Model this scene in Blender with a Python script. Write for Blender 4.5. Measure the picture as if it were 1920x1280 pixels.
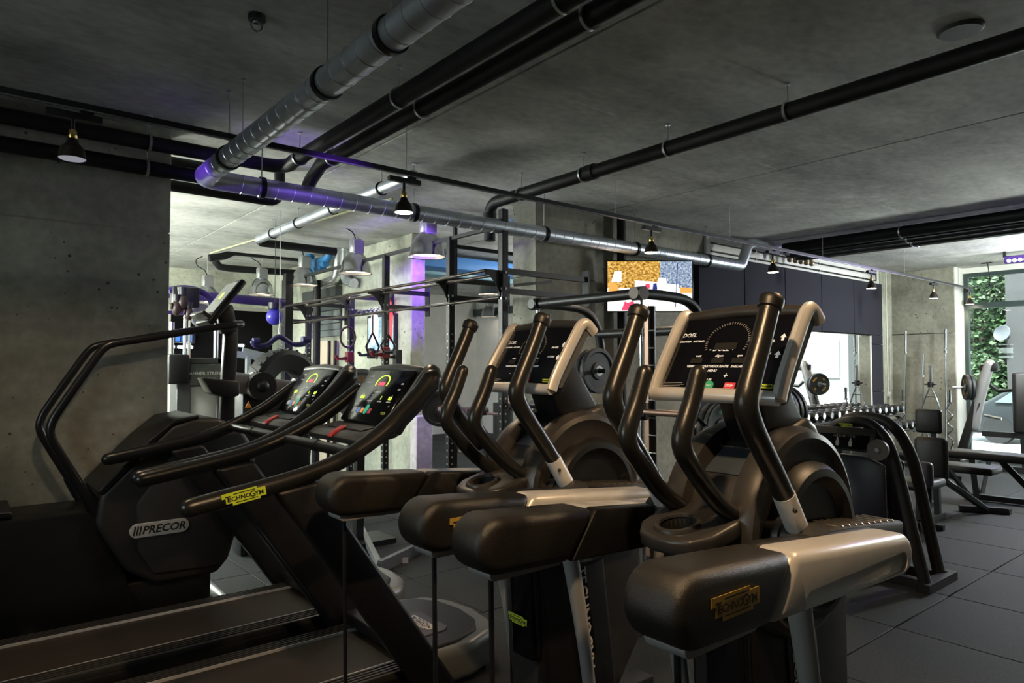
import bpy, bmesh, math, random
from mathutils import Vector, Matrix, Quaternion
random.seed(7)
for o in list(bpy.data.objects): bpy.data.objects.remove(o)
SC = bpy.context.scene
COL = SC.collection
R = math.radians
V = Vector
# ------------------------------------------------------------------ camera, world, exposure
FPX, CAMH = 1280.0, 1.45
PITCH, YAW = math.atan(45/1280), R(50.75)
cd = bpy.data.cameras.new('camera'); cam = bpy.data.objects.new('camera', cd); COL.objects.link(cam)
cam.location = (0, 0, CAMH); cam.rotation_euler = (R(90)+PITCH, 0, YAW-R(90))
cd.lens = 24; cd.sensor_width = 36; cd.clip_start = 0.02; cd.clip_end = 200
SC.camera = cam
w = bpy.data.worlds.new('overcast_sky'); SC.world = w; w.use_nodes = True
nt = w.node_tree; bg = nt.nodes['Background']
tc = nt.nodes.new('ShaderNodeTexCoord'); sp = nt.nodes.new('ShaderNodeSeparateXYZ'); cr = nt.nodes.new('ShaderNodeValToRGB')
nt.links.new(tc.outputs['Generated'], sp.inputs[0]); nt.links.new(sp.outputs['Z'], cr.inputs[0]); nt.links.new(cr.outputs[0], bg.inputs[0])
cr.color_ramp.elements[0].position = 0.0; cr.color_ramp.elements[0].color = (.80, .86, .88, 1)
cr.color_ramp.elements[1].position = 1.0; cr.color_ramp.elements[1].color = (.66, .80, .92, 1)
bg.inputs[1].default_value = SKY = 8.0
SC.view_settings.view_transform = 'Standard'; SC.view_settings.look = 'None'
SC.view_settings.gamma = 1; SC.view_settings.use_curve_mapping = False
SC.view_settings.exposure = EXPO = 0.7

def aim(o, d): o.rotation_euler = V(d).to_track_quat('-Z', 'Y').to_euler()
def portal(loc, d, sx, sy):
    l = bpy.data.lights.new('window_portal', 'AREA'); l.shape = 'RECTANGLE'; l.size = sx; l.size_y = sy; l.cycles.is_portal = True
    o = bpy.data.objects.new('window_portal', l); COL.objects.link(o); o.location = loc; aim(o, d)
def light(kind, loc, col, power, d=None, size=.1, angle=60, blend=.6, sy=None, name='lamp_and_fill'):
    l = bpy.data.lights.new(name, kind); l.color = col; l.energy = power
    if kind == 'SPOT': l.spot_size = R(angle); l.spot_blend = blend; l.shadow_soft_size = size
    elif kind == 'POINT': l.shadow_soft_size = size
    elif kind == 'AREA':
        l.shape = 'RECTANGLE'; l.size = size; l.size_y = sy or size
    o = bpy.data.objects.new(name, l); COL.objects.link(o); o.location = loc
    if d is not None: aim(o, d)
    return o
WARM = (1, .67, .36); WARM2 = (1, .76, .50); PURP = (.24, .07, 1.0); MINT = (.86, 1.0, .90)
portal((15.25,2.1,1.5), (-1,0,0), 4.8, 3.6)
portal((-3.35,10.5,1.65), (1,0,0), 7.0, 3.1)
portal((-3.35,2.9,2.2), (1,0,0), 2.0, 1.0)
portal((11.35,9.6,1.2), (-1,0,0), 5.2, 2.8)
s_ = bpy.data.lights.new('sun', 'SUN'); s_.energy = 22; s_.angle = R(3); s_.color = (1,.98,.93)
so = bpy.data.objects.new('sun', s_); COL.objects.link(so); so.location = (30,0,20); aim(so, (.55,.12,-1))
# track lamps (warm, pointing down)
for x_, p_ in ((.485,32),(2.60,36),(5.49,40),(7.82,40),(10.58,40),(13.0,40),(14.78,20)): light('SPOT', (x_,4.47,2.59), WARM2, p_, (0,0,-1), .06, 140, .7)
# a second warm track over the near machines, above the frame
light('SPOT', (.75,.85,2.95), WARM, 115, (.3,.2,-1), .05, 105, .5)
light('SPOT', (3.4,.8,3.0), WARM, 70, (-.4,.1,-1), .05, 100, .5)
# pendants: lamps inside bell reflectors, shining down
for p_ in ((4.35,7.05,2.70),(4.25,8.6,2.7),(4.3,10.6,2.7),(4.0,11.8,2.65),(3.3,12.0,2.65),(8.6,10.4,2.7)): light('SPOT', p_, (1,.98,.88), 28, (0,0,-1), .15, 130, .5)
# unseen point lights added behind the left wall to brighten the rear ceiling
for p_ in ((0.2,8.6,2.2),(0.2,11.6,2.2)): light('POINT', p_, (.95,1,.90), 230, None, .25)
# LED bar by the window, purple LED bars; some spots added without fittings
light('AREA', (13.0,2.4,3.10), (.92,1,.90), 90, (.15,.8,-.35), .15, sy=1.0)
PL = (.0,4.78,2.5)
light('SPOT', PL, PURP, 150, (1.9,.62,.42), .06, 26, .6)
light('SPOT', (4.72,7.35,3.15), PURP, 140, (.28,.9,-1.0), .05, 75, .5)  # added purple spot for the column, no fitting hangs here
light('SPOT', (3.9,5.85,2.60), PURP, 120, (.42,1.5,.38), .05, 30, .5)  # added purple spot for the pendants, no fitting hangs here
light('POINT', (8.6,7.3,2.5), (1,1,.95), 160, None, .2)  # unseen point light added to brighten the far room
light('SPOT', (1.75,2.0,2.98), PURP, 350, (1.1,8.0,-.75), .08, 13, .6)
light('AREA', (13.1,2.6,3.05), PURP, 20, (-1,.5,-.6), .2, sy=1.0)
# unseen point light added right of the frame to brighten the main ceiling
light('POINT', (11.5,1.7,2.2), (.95,1,.95), 260, None, .2)

# ------------------------------------------------------------------ pixel helper: a pixel of the 1920x1280 frame and one known coordinate give a place in the room
FW = V((math.cos(YAW)*math.cos(PITCH), math.sin(YAW)*math.cos(PITCH), math.sin(PITCH)))
RT = V((math.sin(YAW), -math.cos(YAW), 0)); UP = RT.cross(FW)
def at(x, y, X=None, Y=None, Z=None, D=None):
    d = FW + RT*((x-960)/FPX) - UP*((y-640)/FPX)
    if X is not None: t = X/d.x
    elif Y is not None: t = Y/d.y
    elif Z is not None: t = (Z-CAMH)/d.z
    else: t = D
    return V((0, 0, CAMH)) + d*t

# ------------------------------------------------------------------ materials
MATS = {}
def mat(name, col=(.5,.5,.5), rough=.5, metal=0, noise=0, nscale=6, bump=0, bscale=40, emit=None, estr=1, coat=0, stretch=None, spec=.5, trans=0):
    if name in MATS: return MATS[name]
    m = bpy.data.materials.new(name); m.use_nodes = True; MATS[name] = m
    t = m.node_tree; p = t.nodes['Principled BSDF']; N = t.nodes.new; L = t.links.new
    p.inputs['Base Color'].default_value = (*col, 1); p.inputs['Roughness'].default_value = rough; p.inputs['Metallic'].default_value = metal
    p.inputs['Specular IOR Level'].default_value = spec
    if coat: p.inputs['Coat Weight'].default_value = coat; p.inputs['Coat Roughness'].default_value = .1
    if trans: p.inputs['Transmission Weight'].default_value = trans
    if emit: p.inputs['Emission Color'].default_value = (*emit, 1); p.inputs['Emission Strength'].default_value = estr
    co = N('ShaderNodeTexCoord'); src = co.outputs['Object']
    if stretch:
        mp = N('ShaderNodeMapping'); mp.inputs['Scale'].default_value = stretch; L(src, mp.inputs[0]); src = mp.outputs[0]
    if noise:
        n = N('ShaderNodeTexNoise'); n.inputs['Scale'].default_value = nscale; n.inputs['Detail'].default_value = 6; L(src, n.inputs['Vector'])
        r = N('ShaderNodeValToRGB'); L(n.outputs['Fac'], r.inputs[0])
        r.color_ramp.elements[0].position = .3; r.color_ramp.elements[1].position = .7
        r.color_ramp.elements[0].color = tuple(max(0, c*(1-noise)) for c in col)+(1,)
        r.color_ramp.elements[1].color = tuple(min(1, c*(1+noise)) for c in col)+(1,)
        L(r.outputs[0], p.inputs['Base Color'])
    if bump:
        b = N('ShaderNodeBump'); b.inputs['Strength'].default_value = bump; b.inputs['Distance'].default_value = .004
        n = N('ShaderNodeTexNoise'); n.inputs['Scale'].default_value = bscale; n.inputs['Detail'].default_value = 3; L(src, n.inputs['Vector'])
        L(n.outputs['Fac'], b.inputs['Height']); L(b.outputs[0], p.inputs['Normal'])
    return m
def concrete(name, col, dark=.55, streak=(1,1,1), pores=True, light=.25):
    m = bpy.data.materials.new(name); m.use_nodes = True; MATS[name] = m
    t = m.node_tree; p = t.nodes['Principled BSDF']; N = t.nodes.new; L = t.links.new
    p.inputs['Roughness'].default_value = .85; p.inputs['Specular IOR Level'].default_value = .25
    co = N('ShaderNodeTexCoord'); mp = N('ShaderNodeMapping'); mp.inputs['Scale'].default_value = streak; L(co.outputs['Object'], mp.inputs[0])
    n1 = N('ShaderNodeTexNoise'); n1.inputs['Scale'].default_value = .9; n1.inputs['Detail'].default_value = 8; n1.inputs['Roughness'].default_value = .62; L(mp.outputs[0], n1.inputs['Vector'])
    r1 = N('ShaderNodeValToRGB'); L(n1.outputs['Fac'], r1.inputs[0])
    r1.color_ramp.elements[0].position = .30; r1.color_ramp.elements[1].position = .72
    r1.color_ramp.elements[0].color = tuple(c*dark for c in col)+(1,); r1.color_ramp.elements[1].color = tuple(min(1, c*(1+light)) for c in col)+(1,)
    n2 = N('ShaderNodeTexNoise'); n2.inputs['Scale'].default_value = 14; n2.inputs['Detail'].default_value = 5; L(mp.outputs[0], n2.inputs['Vector'])
    mx = N('ShaderNodeMix'); mx.data_type = 'RGBA'; mx.blend_type = 'OVERLAY'; mx.inputs['Factor'].default_value = .35
    L(r1.outputs[0], mx.inputs[6]); L(n2.outputs['Fac'], mx.inputs[7]); out = mx.outputs[2]
    # pale lime blooms
    n3 = N('ShaderNodeTexNoise'); n3.inputs['Scale'].default_value = .7; n3.inputs['Detail'].default_value = 9; n3.inputs['Roughness'].default_value = .75; L(co.outputs['Object'], n3.inputs['Vector'])
    r3 = N('ShaderNodeValToRGB'); r3.color_ramp.elements[0].position = .60; r3.color_ramp.elements[1].position = .72
    r3.color_ramp.elements[0].color = (0,0,0,1); r3.color_ramp.elements[1].color = (.6,.6,.6,1); L(n3.outputs['Fac'], r3.inputs[0])
    m3 = N('ShaderNodeMix'); m3.data_type = 'RGBA'; L(r3.outputs[0], m3.inputs['Factor']); L(out, m3.inputs[6]); m3.inputs[7].default_value = tuple(min(1, c*1.7) for c in col)+(1,); out = m3.outputs[2]
    if pores:
        v = N('ShaderNodeTexVoronoi'); v.inputs['Scale'].default_value = 13; L(co.outputs['Object'], v.inputs['Vector'])
        n4 = N('ShaderNodeTexNoise'); n4.inputs['Scale'].default_value = 2.2; L(co.outputs['Object'], n4.inputs['Vector'])
        ml = N('ShaderNodeMath'); ml.operation = 'MULTIPLY_ADD'; L(n4.outputs['Fac'], ml.inputs[0]); ml.inputs[1].default_value = -.6; ml.inputs[2].default_value = .36
        ad = N('ShaderNodeMath'); ad.operation = 'ADD'; L(v.outputs['Distance'], ad.inputs[0]); L(ml.outputs[0], ad.inputs[1])
        r4 = N('ShaderNodeValToRGB'); r4.color_ramp.elements[0].position = .10; r4.color_ramp.elements[1].position = .15
        r4.color_ramp.elements[0].color = (.25,.25,.25,1); r4.color_ramp.elements[1].color = (1,1,1,1); L(ad.outputs[0], r4.inputs[0])
        m4 = N('ShaderNodeMix'); m4.data_type = 'RGBA'; m4.blend_type = 'MULTIPLY'; m4.inputs['Factor'].default_value = 1; L(out, m4.inputs[6]); L(r4.outputs[0], m4.inputs[7]); out = m4.outputs[2]
    L(out, p.inputs['Base Color'])
    b = N('ShaderNodeBump'); b.inputs['Strength'].default_value = .35; b.inputs['Distance'].default_value = .006; L(n2.outputs['Fac'], b.inputs['Height']); L(b.outputs[0], p.inputs['Normal'])
    return m
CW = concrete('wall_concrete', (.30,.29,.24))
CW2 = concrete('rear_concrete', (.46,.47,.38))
CC = concrete('ceiling_concrete', (.54,.55,.52), dark=.50, streak=(.8,1.25,1), pores=False)
RUB = mat('rubber_floor', (.0085,.0105,.011), .72, noise=.75, nscale=60, bump=.5, bscale=260)
PAINT = mat('white_paint', (.72,.72,.68), .6, noise=.06, nscale=3)
GALV = mat('galvanised_duct', (.56,.60,.66), .36, .85, noise=.14, nscale=5, bump=.05, bscale=60)
SEAM = mat('duct_seam', (.62,.65,.70), .3, 1)
BLK = mat('black_pipe', (.006,.006,.007), .55, spec=.35, noise=.3, nscale=8)
STEEL = mat('black_steel', (.008,.008,.010), .42, noise=.25, nscale=30, bump=.06, bscale=200)
ZINC = mat('zinc_clamp', (.62,.65,.66), .28, 1)
CHROME = mat('chrome', (.82,.84,.86), .12, 1)
PLAS = mat('black_plastic', (.008,.008,.009), .42, bump=.08, bscale=300, noise=.2, nscale=40)
GREYP = mat('charcoal_plastic', (.036,.034,.033), .36, bump=.06, bscale=260, noise=.12, nscale=30)
GRAIN = mat('grained_cover', (.016,.015,.014), .38, bump=.35, bscale=420, noise=.25, nscale=110)
GRIP = mat('grip_rubber', (.013,.013,.013), .30, bump=.12, bscale=240, noise=.15, nscale=60)
SILV = mat('silver_plastic', (.58,.57,.57), .34, .2, noise=.05, nscale=20)
SILVD = mat('silver_sleeve', (.60,.60,.60), .38, .1)
GLOSS = mat('gloss_black', (.004,.004,.006), .12)
VINYL = mat('black_vinyl', (.009,.008,.008), .45, bump=.15, bscale=160, noise=.2, nscale=20)
WHITE = mat('print_white_glow', (.8,.8,.8), .5, emit=(.8,.8,.8), estr=.12)  # faint glow put into the printed lettering, which is no lamp
YEL = mat('badge_yellow', (.80,.62,.03), .45)
LIME = mat('badge_lime', (.62,.78,.05), .45)
GOLD = mat('badge_gold', (.42,.27,.05), .4)
SILB = mat('badge_silver', (.62,.58,.55), .4)
INK = mat('badge_ink', (.01,.01,.01), .6)
RED = mat('red_plastic', (.50,.03,.03), .45)
BRASS = mat('brass', (.80,.58,.20), .25, 1)
BLUE = mat('blue_pipe_paint', (.03,.16,.36), .4, noise=.15, nscale=10)
FELT = mat('felt_panel', (.034,.034,.044), .95, noise=.55, nscale=120, bump=.6, bscale=190, spec=.1)
REFL = mat('spun_aluminium', (.55,.56,.58), .18, 1, noise=.05, nscale=9)
REFLIN = mat('reflector_inside', (.5,.47,.42), .4, .5)
FRAMEM = mat('window_frame_paint', (.035,.055,.055), .4, noise=.1, nscale=10)
IRON = mat('plate_iron', (.028,.029,.031), .5, noise=.3, nscale=40, bump=.15, bscale=150)
MIRROR = mat('mirror_silver', (.93,.95,.94), .01, 1)
def emis(name, col, s):
    return mat('glow_'+name, (.02,.02,.02), .4, emit=col, estr=s)
BULB = emis('warm_bulb', (1,.80,.55), 30); BULBW = emis('white_bulb', (1,.86,.70), 3)
LEDP = emis('purple_led', (.35,.15,1), 6); LEDW = emis('white_led', (.85,.95,1), 30)
gm = bpy.data.materials.new('window_glass'); gm.use_nodes = True; MATS['window_glass'] = gm
t = gm.node_tree; t.nodes.clear(); o_ = t.nodes.new('ShaderNodeOutputMaterial'); mx_ = t.nodes.new('ShaderNodeMixShader'); tr_ = t.nodes.new('ShaderNodeBsdfTransparent'); gl_ = t.nodes.new('ShaderNodeBsdfGlossy')
gl_.inputs['Roughness'].default_value = .02; fr_ = t.nodes.new('ShaderNodeFresnel'); fr_.inputs[0].default_value = 1.45
tr_.inputs[0].default_value = (.93,.97,.95,1)
t.links.new(fr_.outputs[0], mx_.inputs[0]); t.links.new(tr_.outputs[0], mx_.inputs[1]); t.links.new(gl_.outputs[0], mx_.inputs[2]); t.links.new(mx_.outputs[0], o_.inputs[0])
GLASS = gm

# ------------------------------------------------------------------ mesh builder
def frame_of(d):
    d = V(d).normalized(); a = V((0,0,1)) if abs(d.z) < .95 else V((1,0,0))
    u = d.cross(a).normalized(); return u, d.cross(u).normalized()
class B:
    def __init__(s): s.bm = bmesh.new()
    def box(s, p0, p1):
        c = [(a+b)/2 for a, b in zip(p0, p1)]; z = [abs(b-a) for a, b in zip(p0, p1)]
        bmesh.ops.create_cube(s.bm, size=1, matrix=Matrix.Translation(c) @ Matrix.Diagonal((*z, 1))); return s
    def obox(s, c, ex, ey, ez, sx, sy, sz):
        m = Matrix((V(ex).normalized()*sx, V(ey).normalized()*sy, V(ez).normalized()*sz)).transposed().to_4x4(); m.translation = V(c)
        bmesh.ops.create_cube(s.bm, size=1, matrix=m); return s
    def bar(s, p, q, wd, ht, up=(0,0,1)):
        p, q = V(p), V(q); d = (q-p); n = V(up).cross(d)
        if n.length < 1e-5: n = V((1,0,0)).cross(d)
        n.normalize(); u = d.cross(n).normalized()
        return s.obox((p+q)/2, d, n, u, d.length, wd, ht)
    def cyl(s, p, q, r, r2=None, n=14, cap=True):
        p, q = V(p), V(q); u, v = frame_of(q-p); r2 = r if r2 is None else r2
        A = []; Bv = []
        for i in range(n):
            a = 2*math.pi*i/n; e = u*math.cos(a)+v*math.sin(a)
            A.append(s.bm.verts.new(p+e*r)); Bv.append(s.bm.verts.new(q+e*r2))
        for i in range(n):
            j = (i+1) % n; s.bm.faces.new((A[i], A[j], Bv[j], Bv[i]))
        if cap: s.bm.faces.new(A[::-1]); s.bm.faces.new(Bv)
        return s
    def tube(s, pts, r, n=12, smooth=0, caps='flat', sy=1.0, flat=None):
        pts = [V(p) for p in pts]; rs = list(r) if hasattr(r, '__len__') else [r]*len(pts)
        if smooth:
            P2, R2 = [], []
            for i in range(len(pts)-1):
                p0 = pts[max(i-1,0)]; p1 = pts[i]; p2 = pts[i+1]; p3 = pts[min(i+2, len(pts)-1)]
                for k in range(smooth):
                    t = k/smooth
                    P2.append(.5*((2*p1)+(p2-p0)*t+(2*p0-5*p1+4*p2-p3)*t*t+(3*p1-p0-3*p2+p3)*t**3)); R2.append(rs[i]*(1-t)+rs[i+1]*t)
            P2.append(pts[-1]); R2.append(rs[-1]); pts, rs = P2, R2
        if caps == 'round':
            d0 = (pts[0]-pts[1]).normalized(); d1 = (pts[-1]-pts[-2]).normalized(); a, b = rs[0], rs[-1]
            pts = [pts[0]+d0*a*.98, pts[0]+d0*a*.8, pts[0]+d0*a*.45]+pts+[pts[-1]+d1*b*.45, pts[-1]+d1*b*.8, pts[-1]+d1*b*.98]
            rs = [a*.18, a*.6, a*.89]+rs+[b*.89, b*.6, b*.18]
        T = []
        for i in range(len(pts)):
            T.append((pts[min(i+1, len(pts)-1)]-pts[max(i-1,0)]).normalized())
        if flat: u = (V(flat)-T[0]*V(flat).dot(T[0])).normalized()
        else: u = frame_of(T[0])[0]
        rings = []
        for i, p in enumerate(pts):
            if i: u = (T[i-1].rotation_difference(T[i]) @ u); u = (u-T[i]*u.dot(T[i])).normalized()
            v = T[i].cross(u)
            rings.append([s.bm.verts.new(p+u*(math.cos(2*math.pi*k/n)*rs[i]*sy)+v*(math.sin(2*math.pi*k/n)*rs[i])) for k in range(n)])
        for a, b in zip(rings, rings[1:]):
            for k in range(n):
                j = (k+1) % n; s.bm.faces.new((a[k], a[j], b[j], b[k]))
        s.bm.faces.new(rings[0][::-1]); s.bm.faces.new(rings[-1]); return s
    def lathe(s, prof, o, ax=(0,0,1), n=24):
        o = V(o); ax = V(ax).normalized(); u, v = frame_of(ax); rings = []
        for r, h in prof:
            if r < 1e-6: rings.append([s.bm.verts.new(o+ax*h)])
            else: rings.append([s.bm.verts.new(o+ax*h+u*(r*math.cos(2*math.pi*k/n))+v*(r*math.sin(2*math.pi*k/n))) for k in range(n)])
        for a, b in zip(rings, rings[1:]):
            if len(a) == 1 and len(b) == 1: continue
            for k in range(n):
                j = (k+1) % n
                if len(a) == 1: s.bm.faces.new((a[0], b[k], b[j]))
                elif len(b) == 1: s.bm.faces.new((a[k], b[0], a[j]))
                else: s.bm.faces.new((a[k], b[k], b[j], a[j]))
        return s
    def disc(s, c, ax, r0, r1, th, n=28):   # flat ring/plate with hole
        ax = V(ax).normalized(); return s.lathe([(r0, 0), (r1, 0), (r1, th), (r0, th), (r0, 0)], V(c)-ax*th/2, ax, n)
    def prism(s, poly, o, ex, ey, depth, en=None):
        o, ex, ey = V(o), V(ex), V(ey); en = V(en) if en is not None else ex.cross(ey).normalized()
        A = [s.bm.verts.new(o+ex*x+ey*y-en*depth/2) for x, y in poly]; C = [s.bm.verts.new(o+ex*x+ey*y+en*depth/2) for x, y in poly]
        n = len(poly)
        for i in range(n):
            j = (i+1) % n; s.bm.faces.new((A[i], A[j], C[j], C[i]))
        s.bm.faces.new(A[::-1]); s.bm.faces.new(C); return s
    def poly(s, poly, o, ex, ey):
        o, ex, ey = V(o), V(ex), V(ey); s.bm.faces.new([s.bm.verts.new(o+ex*x+ey*y) for x, y in poly]); return s
    def ball(s, c, r, sc=(1,1,1), n=16):
        bmesh.ops.create_uvsphere(s.bm, u_segments=n, v_segments=max(6, n//2), radius=r, matrix=Matrix.Translation(c) @ Matrix.Diagonal((*sc, 1))); return s
    def bevel(s, off, seg=2, ang=28):
        bmesh.ops.recalc_face_normals(s.bm, faces=s.bm.faces)
        s.bm.edges.ensure_lookup_table()
        ed = [e for e in s.bm.edges if len(e.link_faces) == 2 and e.calc_face_angle(0) > R(ang)]
        if ed: bmesh.ops.bevel(s.bm, geom=ed, offset=off, segments=seg, affect='EDGES', profile=.5, clamp_overlap=True)
        return s
    def mesh(s, name, m, off=V((0,0,0)), ang=38):
        bmesh.ops.recalc_face_normals(s.bm, faces=s.bm.faces)
        if off.length: bmesh.ops.translate(s.bm, verts=s.bm.verts, vec=-off)
        me = bpy.data.meshes.new(name); s.bm.to_mesh(me); s.bm.free()
        me.materials.append(m); me.shade_smooth(); me.set_sharp_from_angle(angle=R(ang)); return me
OFF = {}
def thing(name, loc, label, cat, group=None):
    o = bpy.data.objects.new(name, None); COL.objects.link(o); o.empty_display_size = .1
    o.location = loc; OFF[o.name] = V(loc); o['label'] = label; o['category'] = cat
    if group: o['group'] = group
    return o
def part(name, b, m, parent, label=None, ang=38, kind=None):
    off = OFF[parent.name]; o = bpy.data.objects.new(name, b.mesh(name, m, off, ang)); COL.objects.link(o); o.parent = parent; OFF[o.name] = off
    if label: o['label'] = label
    if kind: o['kind'] = kind
    return o
def solo(name, b, m, loc, label, cat, group=None, ang=38, kind=None):
    o = bpy.data.objects.new(name, b.mesh(name, m, V(loc), ang)); COL.objects.link(o); o.location = loc; OFF[o.name] = V(loc)
    if label: o['label'] = label; o['category'] = cat
    if group: o['group'] = group
    if kind: o['kind'] = kind
    return o
def struct(name, b, m, loc=(0,0,0), label=None):
    o = solo(name, b, m, loc, None, None, kind='structure')
    if label: o['label'] = label
    return o
def rep(o, d, parent=None):      # a copy of a part, moved by d, sharing mesh data
    c = o.copy(); COL.objects.link(c); c.location = o.location + V(d); OFF[c.name] = OFF.get(o.name, V((0,0,0)))
    for ch in list(o.children): rep(ch, (0,0,0)).parent = c
    return c
def dup(root, loc, label, rotz=0, group=None):
    c = root.copy(); COL.objects.link(c); c.location = loc; c.rotation_euler[2] = root.rotation_euler[2]+rotz; c['label'] = label; OFF[c.name] = V(loc)
    if group: c['group'] = group
    for ch in list(root.children): _cp(ch, c)
    return c
def _cp(o, par):
    c = o.copy(); COL.objects.link(c); c.parent = par
    for ch in list(o.children): _cp(ch, c)
def text(name, s, size, m, parent, o, ex, ey, bold=0, shear=0, align='CENTER', off=.0012, track=1.0, wid=1.0, label=None):
    cu = bpy.data.curves.new(name, 'FONT'); cu.body = s; cu.size = size; cu.align_x = align; cu.align_y = 'CENTER'; cu.offset = bold; cu.shear = shear; cu.space_character = track
    cu.resolution_u = 2; cu.extrude = .0002
    tmp = bpy.data.objects.new('tmp', cu); me = bpy.data.meshes.new_from_object(tmp); bpy.data.objects.remove(tmp)
    ex, ey = V(ex).normalized(), V(ey).normalized(); en = ex.cross(ey)
    mm = Matrix((ex*wid, ey, en)).transposed().to_4x4(); mm.translation = V(o)+en*off-OFF[parent.name]
    me.transform(mm); me.materials.clear(); me.materials.append(m); me.name = name
    ob = bpy.data.objects.new(name, me); COL.objects.link(ob); ob.parent = parent; OFF[ob.name] = OFF[parent.name]
    if label: ob['label'] = label
    return ob
def badge(parent, o, ex, ey, L, plate, ink=None, label=None):   # stepped maker's badge with lettering
    ink = ink or INK; h = L*.30; ex, ey = V(ex).normalized(), V(ey).normalized(); en = ex.cross(ey)
    P = [(-.5,.5),(.30,.5),(.30,.34),(.5,.34),(.5,-.34),(.36,-.34),(.36,-.5),(-.28,-.5),(-.28,-.30),(-.42,-.30),(-.42,.12),(-.5,.12)]
    b = B(); b.prism([(x*L, y*h) for x, y in P], V(o)+en*.001, ex, ey, .002); pl = part('badge', b, plate, parent, label)
    text('lettering', 'T', h*.66, ink, pl, V(o)+ex*(-.37*L)+ey*(h*.02), ex, ey, bold=.0006, off=.0026)
    text('lettering', 'ECHNO', h*.46, ink, pl, V(o)+ex*(-.115*L)-ey*(h*.03), ex, ey, bold=.0006, off=.0026, wid=1.06)
    text('lettering', 'G', h*.66, ink, pl, V(o)+ex*(.19*L)-ey*(h*.03), ex, ey, bold=.0006, off=.0026)
    text('lettering', 'YM', h*.50, ink, pl, V(o)+ex*(.345*L)-ey*(h*.05), ex, ey, bold=.0006, off=.0026)
    b = B(); b.prism([(-.24*L,.30*h),(.26*L,.30*h),(.26*L,.37*h),(-.24*L,.37*h)], V(o)+en*.0026, ex, ey, .0004)
    b.prism([(-.22*L,-.36*h),(.30*L,-.36*h),(.30*L,-.30*h),(-.22*L,-.30*h)], V(o)+en*.0026, ex, ey, .0004); part('emblem_bars', b, ink, pl)
    return pl
def pill(u0, u1, z0, z1, n=8, rr=None):     # rounded-end outline in (u, z)
    r = rr or (z1-z0)/2; P = []
    for cx, cz, a0 in ((u1-r, z1-r, 0), (u0+r, z1-r, 90), (u0+r, z0+r, 180), (u1-r, z0+r, 270)):
        for k in range(n+1):
            a = R(a0+90*k/n); P.append((cx+r*math.cos(a), cz+r*math.sin(a)))
    return P
X_, Y_, Z_ = V((1,0,0)), V((0,1,0)), V((0,0,1))
H = 3.3; FZ = -.33
# ================================================================== SETTING
fl = struct('floor', B().box((-3.3,-3.3,FZ-.14), (15.2,15.2,FZ-.012)), mat('screed', (.05,.05,.05), .9))
OFF[fl.name] = V((0,0,0))
tb = B().box((-.4965,-.4965,-.012), (.4965,.4965,0)).bevel(.004, 1); tl = None
for ix in range(0, 15):
    for iy in range(-1, 15):
        if ix > 10 and iy > 5: continue
        if ix < 1 and iy > 6: continue
        if ix < 2 and iy < 0: continue
        p = V((ix+.5, iy+.5, FZ))
        if tl is None: tl = part('rubber_tile', tb, RUB, fl); tl.location = p
        else: c = tl.copy(); COL.objects.link(c); c.location = p
part('bounce_floor', B().box((-3.1,7.0,FZ-.012), (.98,14.0,FZ)), mat('bounce_floor_pale', (.55,.50,.42), .6, noise=.1, nscale=3, stretch=(1,8,1)), fl)  # unseen pale floor added to bounce sunlight onto the rear ceiling
ce = struct('ceiling', B().box((-3.3,-3.3,H+.03), (15.2,15.2,H+.2)), mat('slab_joint', (.03,.03,.03), .9))
xs = [-3.3,-.55,2.74,6.02,9.38,12.87,15.2]
for a, c in zip(xs, xs[1:]):
    part('concrete_slab', B().box((a+.013,-3.3,H), (c-.013,9.77,H+.03)), CC, ce); part('concrete_slab', B().box((a+.013,9.79,H), (c-.013,15.2,H+.03)), CC, ce)
LIME_ = mat('lime_streak', (.60,.61,.62), .9, noise=.3, nscale=14)
for x0, x1, y, w_ in ((3.30,3.82,3.38,.03),(5.56,5.99,3.36,.025),(5.6,5.98,5.20,.02),(8.2,8.7,3.36,.02),(4.5,4.75,3.39,.02)): part('lime_streak', B().prism([(x0,-w_*.2),(x0+.1,-w_*.5),(x1-.12,-w_*.4),(x1,0),(x1-.2,w_*.5),(x0+.15,w_*.4)], (0,y,H), X_, Y_, .002), LIME_, ce)
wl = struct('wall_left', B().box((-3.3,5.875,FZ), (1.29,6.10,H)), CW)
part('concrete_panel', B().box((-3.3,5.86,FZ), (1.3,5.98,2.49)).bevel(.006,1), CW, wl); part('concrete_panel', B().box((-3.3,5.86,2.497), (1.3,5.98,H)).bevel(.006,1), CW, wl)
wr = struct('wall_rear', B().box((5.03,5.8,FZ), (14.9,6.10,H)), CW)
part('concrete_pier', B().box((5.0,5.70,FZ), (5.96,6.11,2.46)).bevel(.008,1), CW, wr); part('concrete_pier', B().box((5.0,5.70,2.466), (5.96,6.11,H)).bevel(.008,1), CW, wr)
part('painted_band', B().box((8.3,5.76,3.03), (13.97,5.82,H)), PAINT, wr, 'white painted band above the dark felt panels')
px = [8.02,9.17,10.34,11.54,12.76]
for a, c in zip(px, px[1:]): part('felt_panel', B().box((a+.008,5.70,2.035), (c-.008,5.80,3.03)).bevel(.006,1), FELT, wr)
part('felt_panel', B().box((12.768,5.70,2.035), (13.95,5.80,3.03)).bevel(.006,1), FELT, wr)
for z0, z1 in ((1.86,2.03),(.96,1.85),(FZ+.02,.95)): part('felt_panel', B().box((13.47,5.70,z0), (13.95,5.80,z1)).bevel(.006,1), FELT, wr)
part('felt_panel', B().box((8.02,5.70,FZ+.02), (8.58,5.80,2.03)).bevel(.006,1), FELT, wr)
for a, c in ((13.97,14.13),(14.14,14.30),(14.31,14.5)): part('concrete_strip', B().box((a,5.74,FZ), (c,5.84,H)).bevel(.005,1), CW2, wr)
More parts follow.
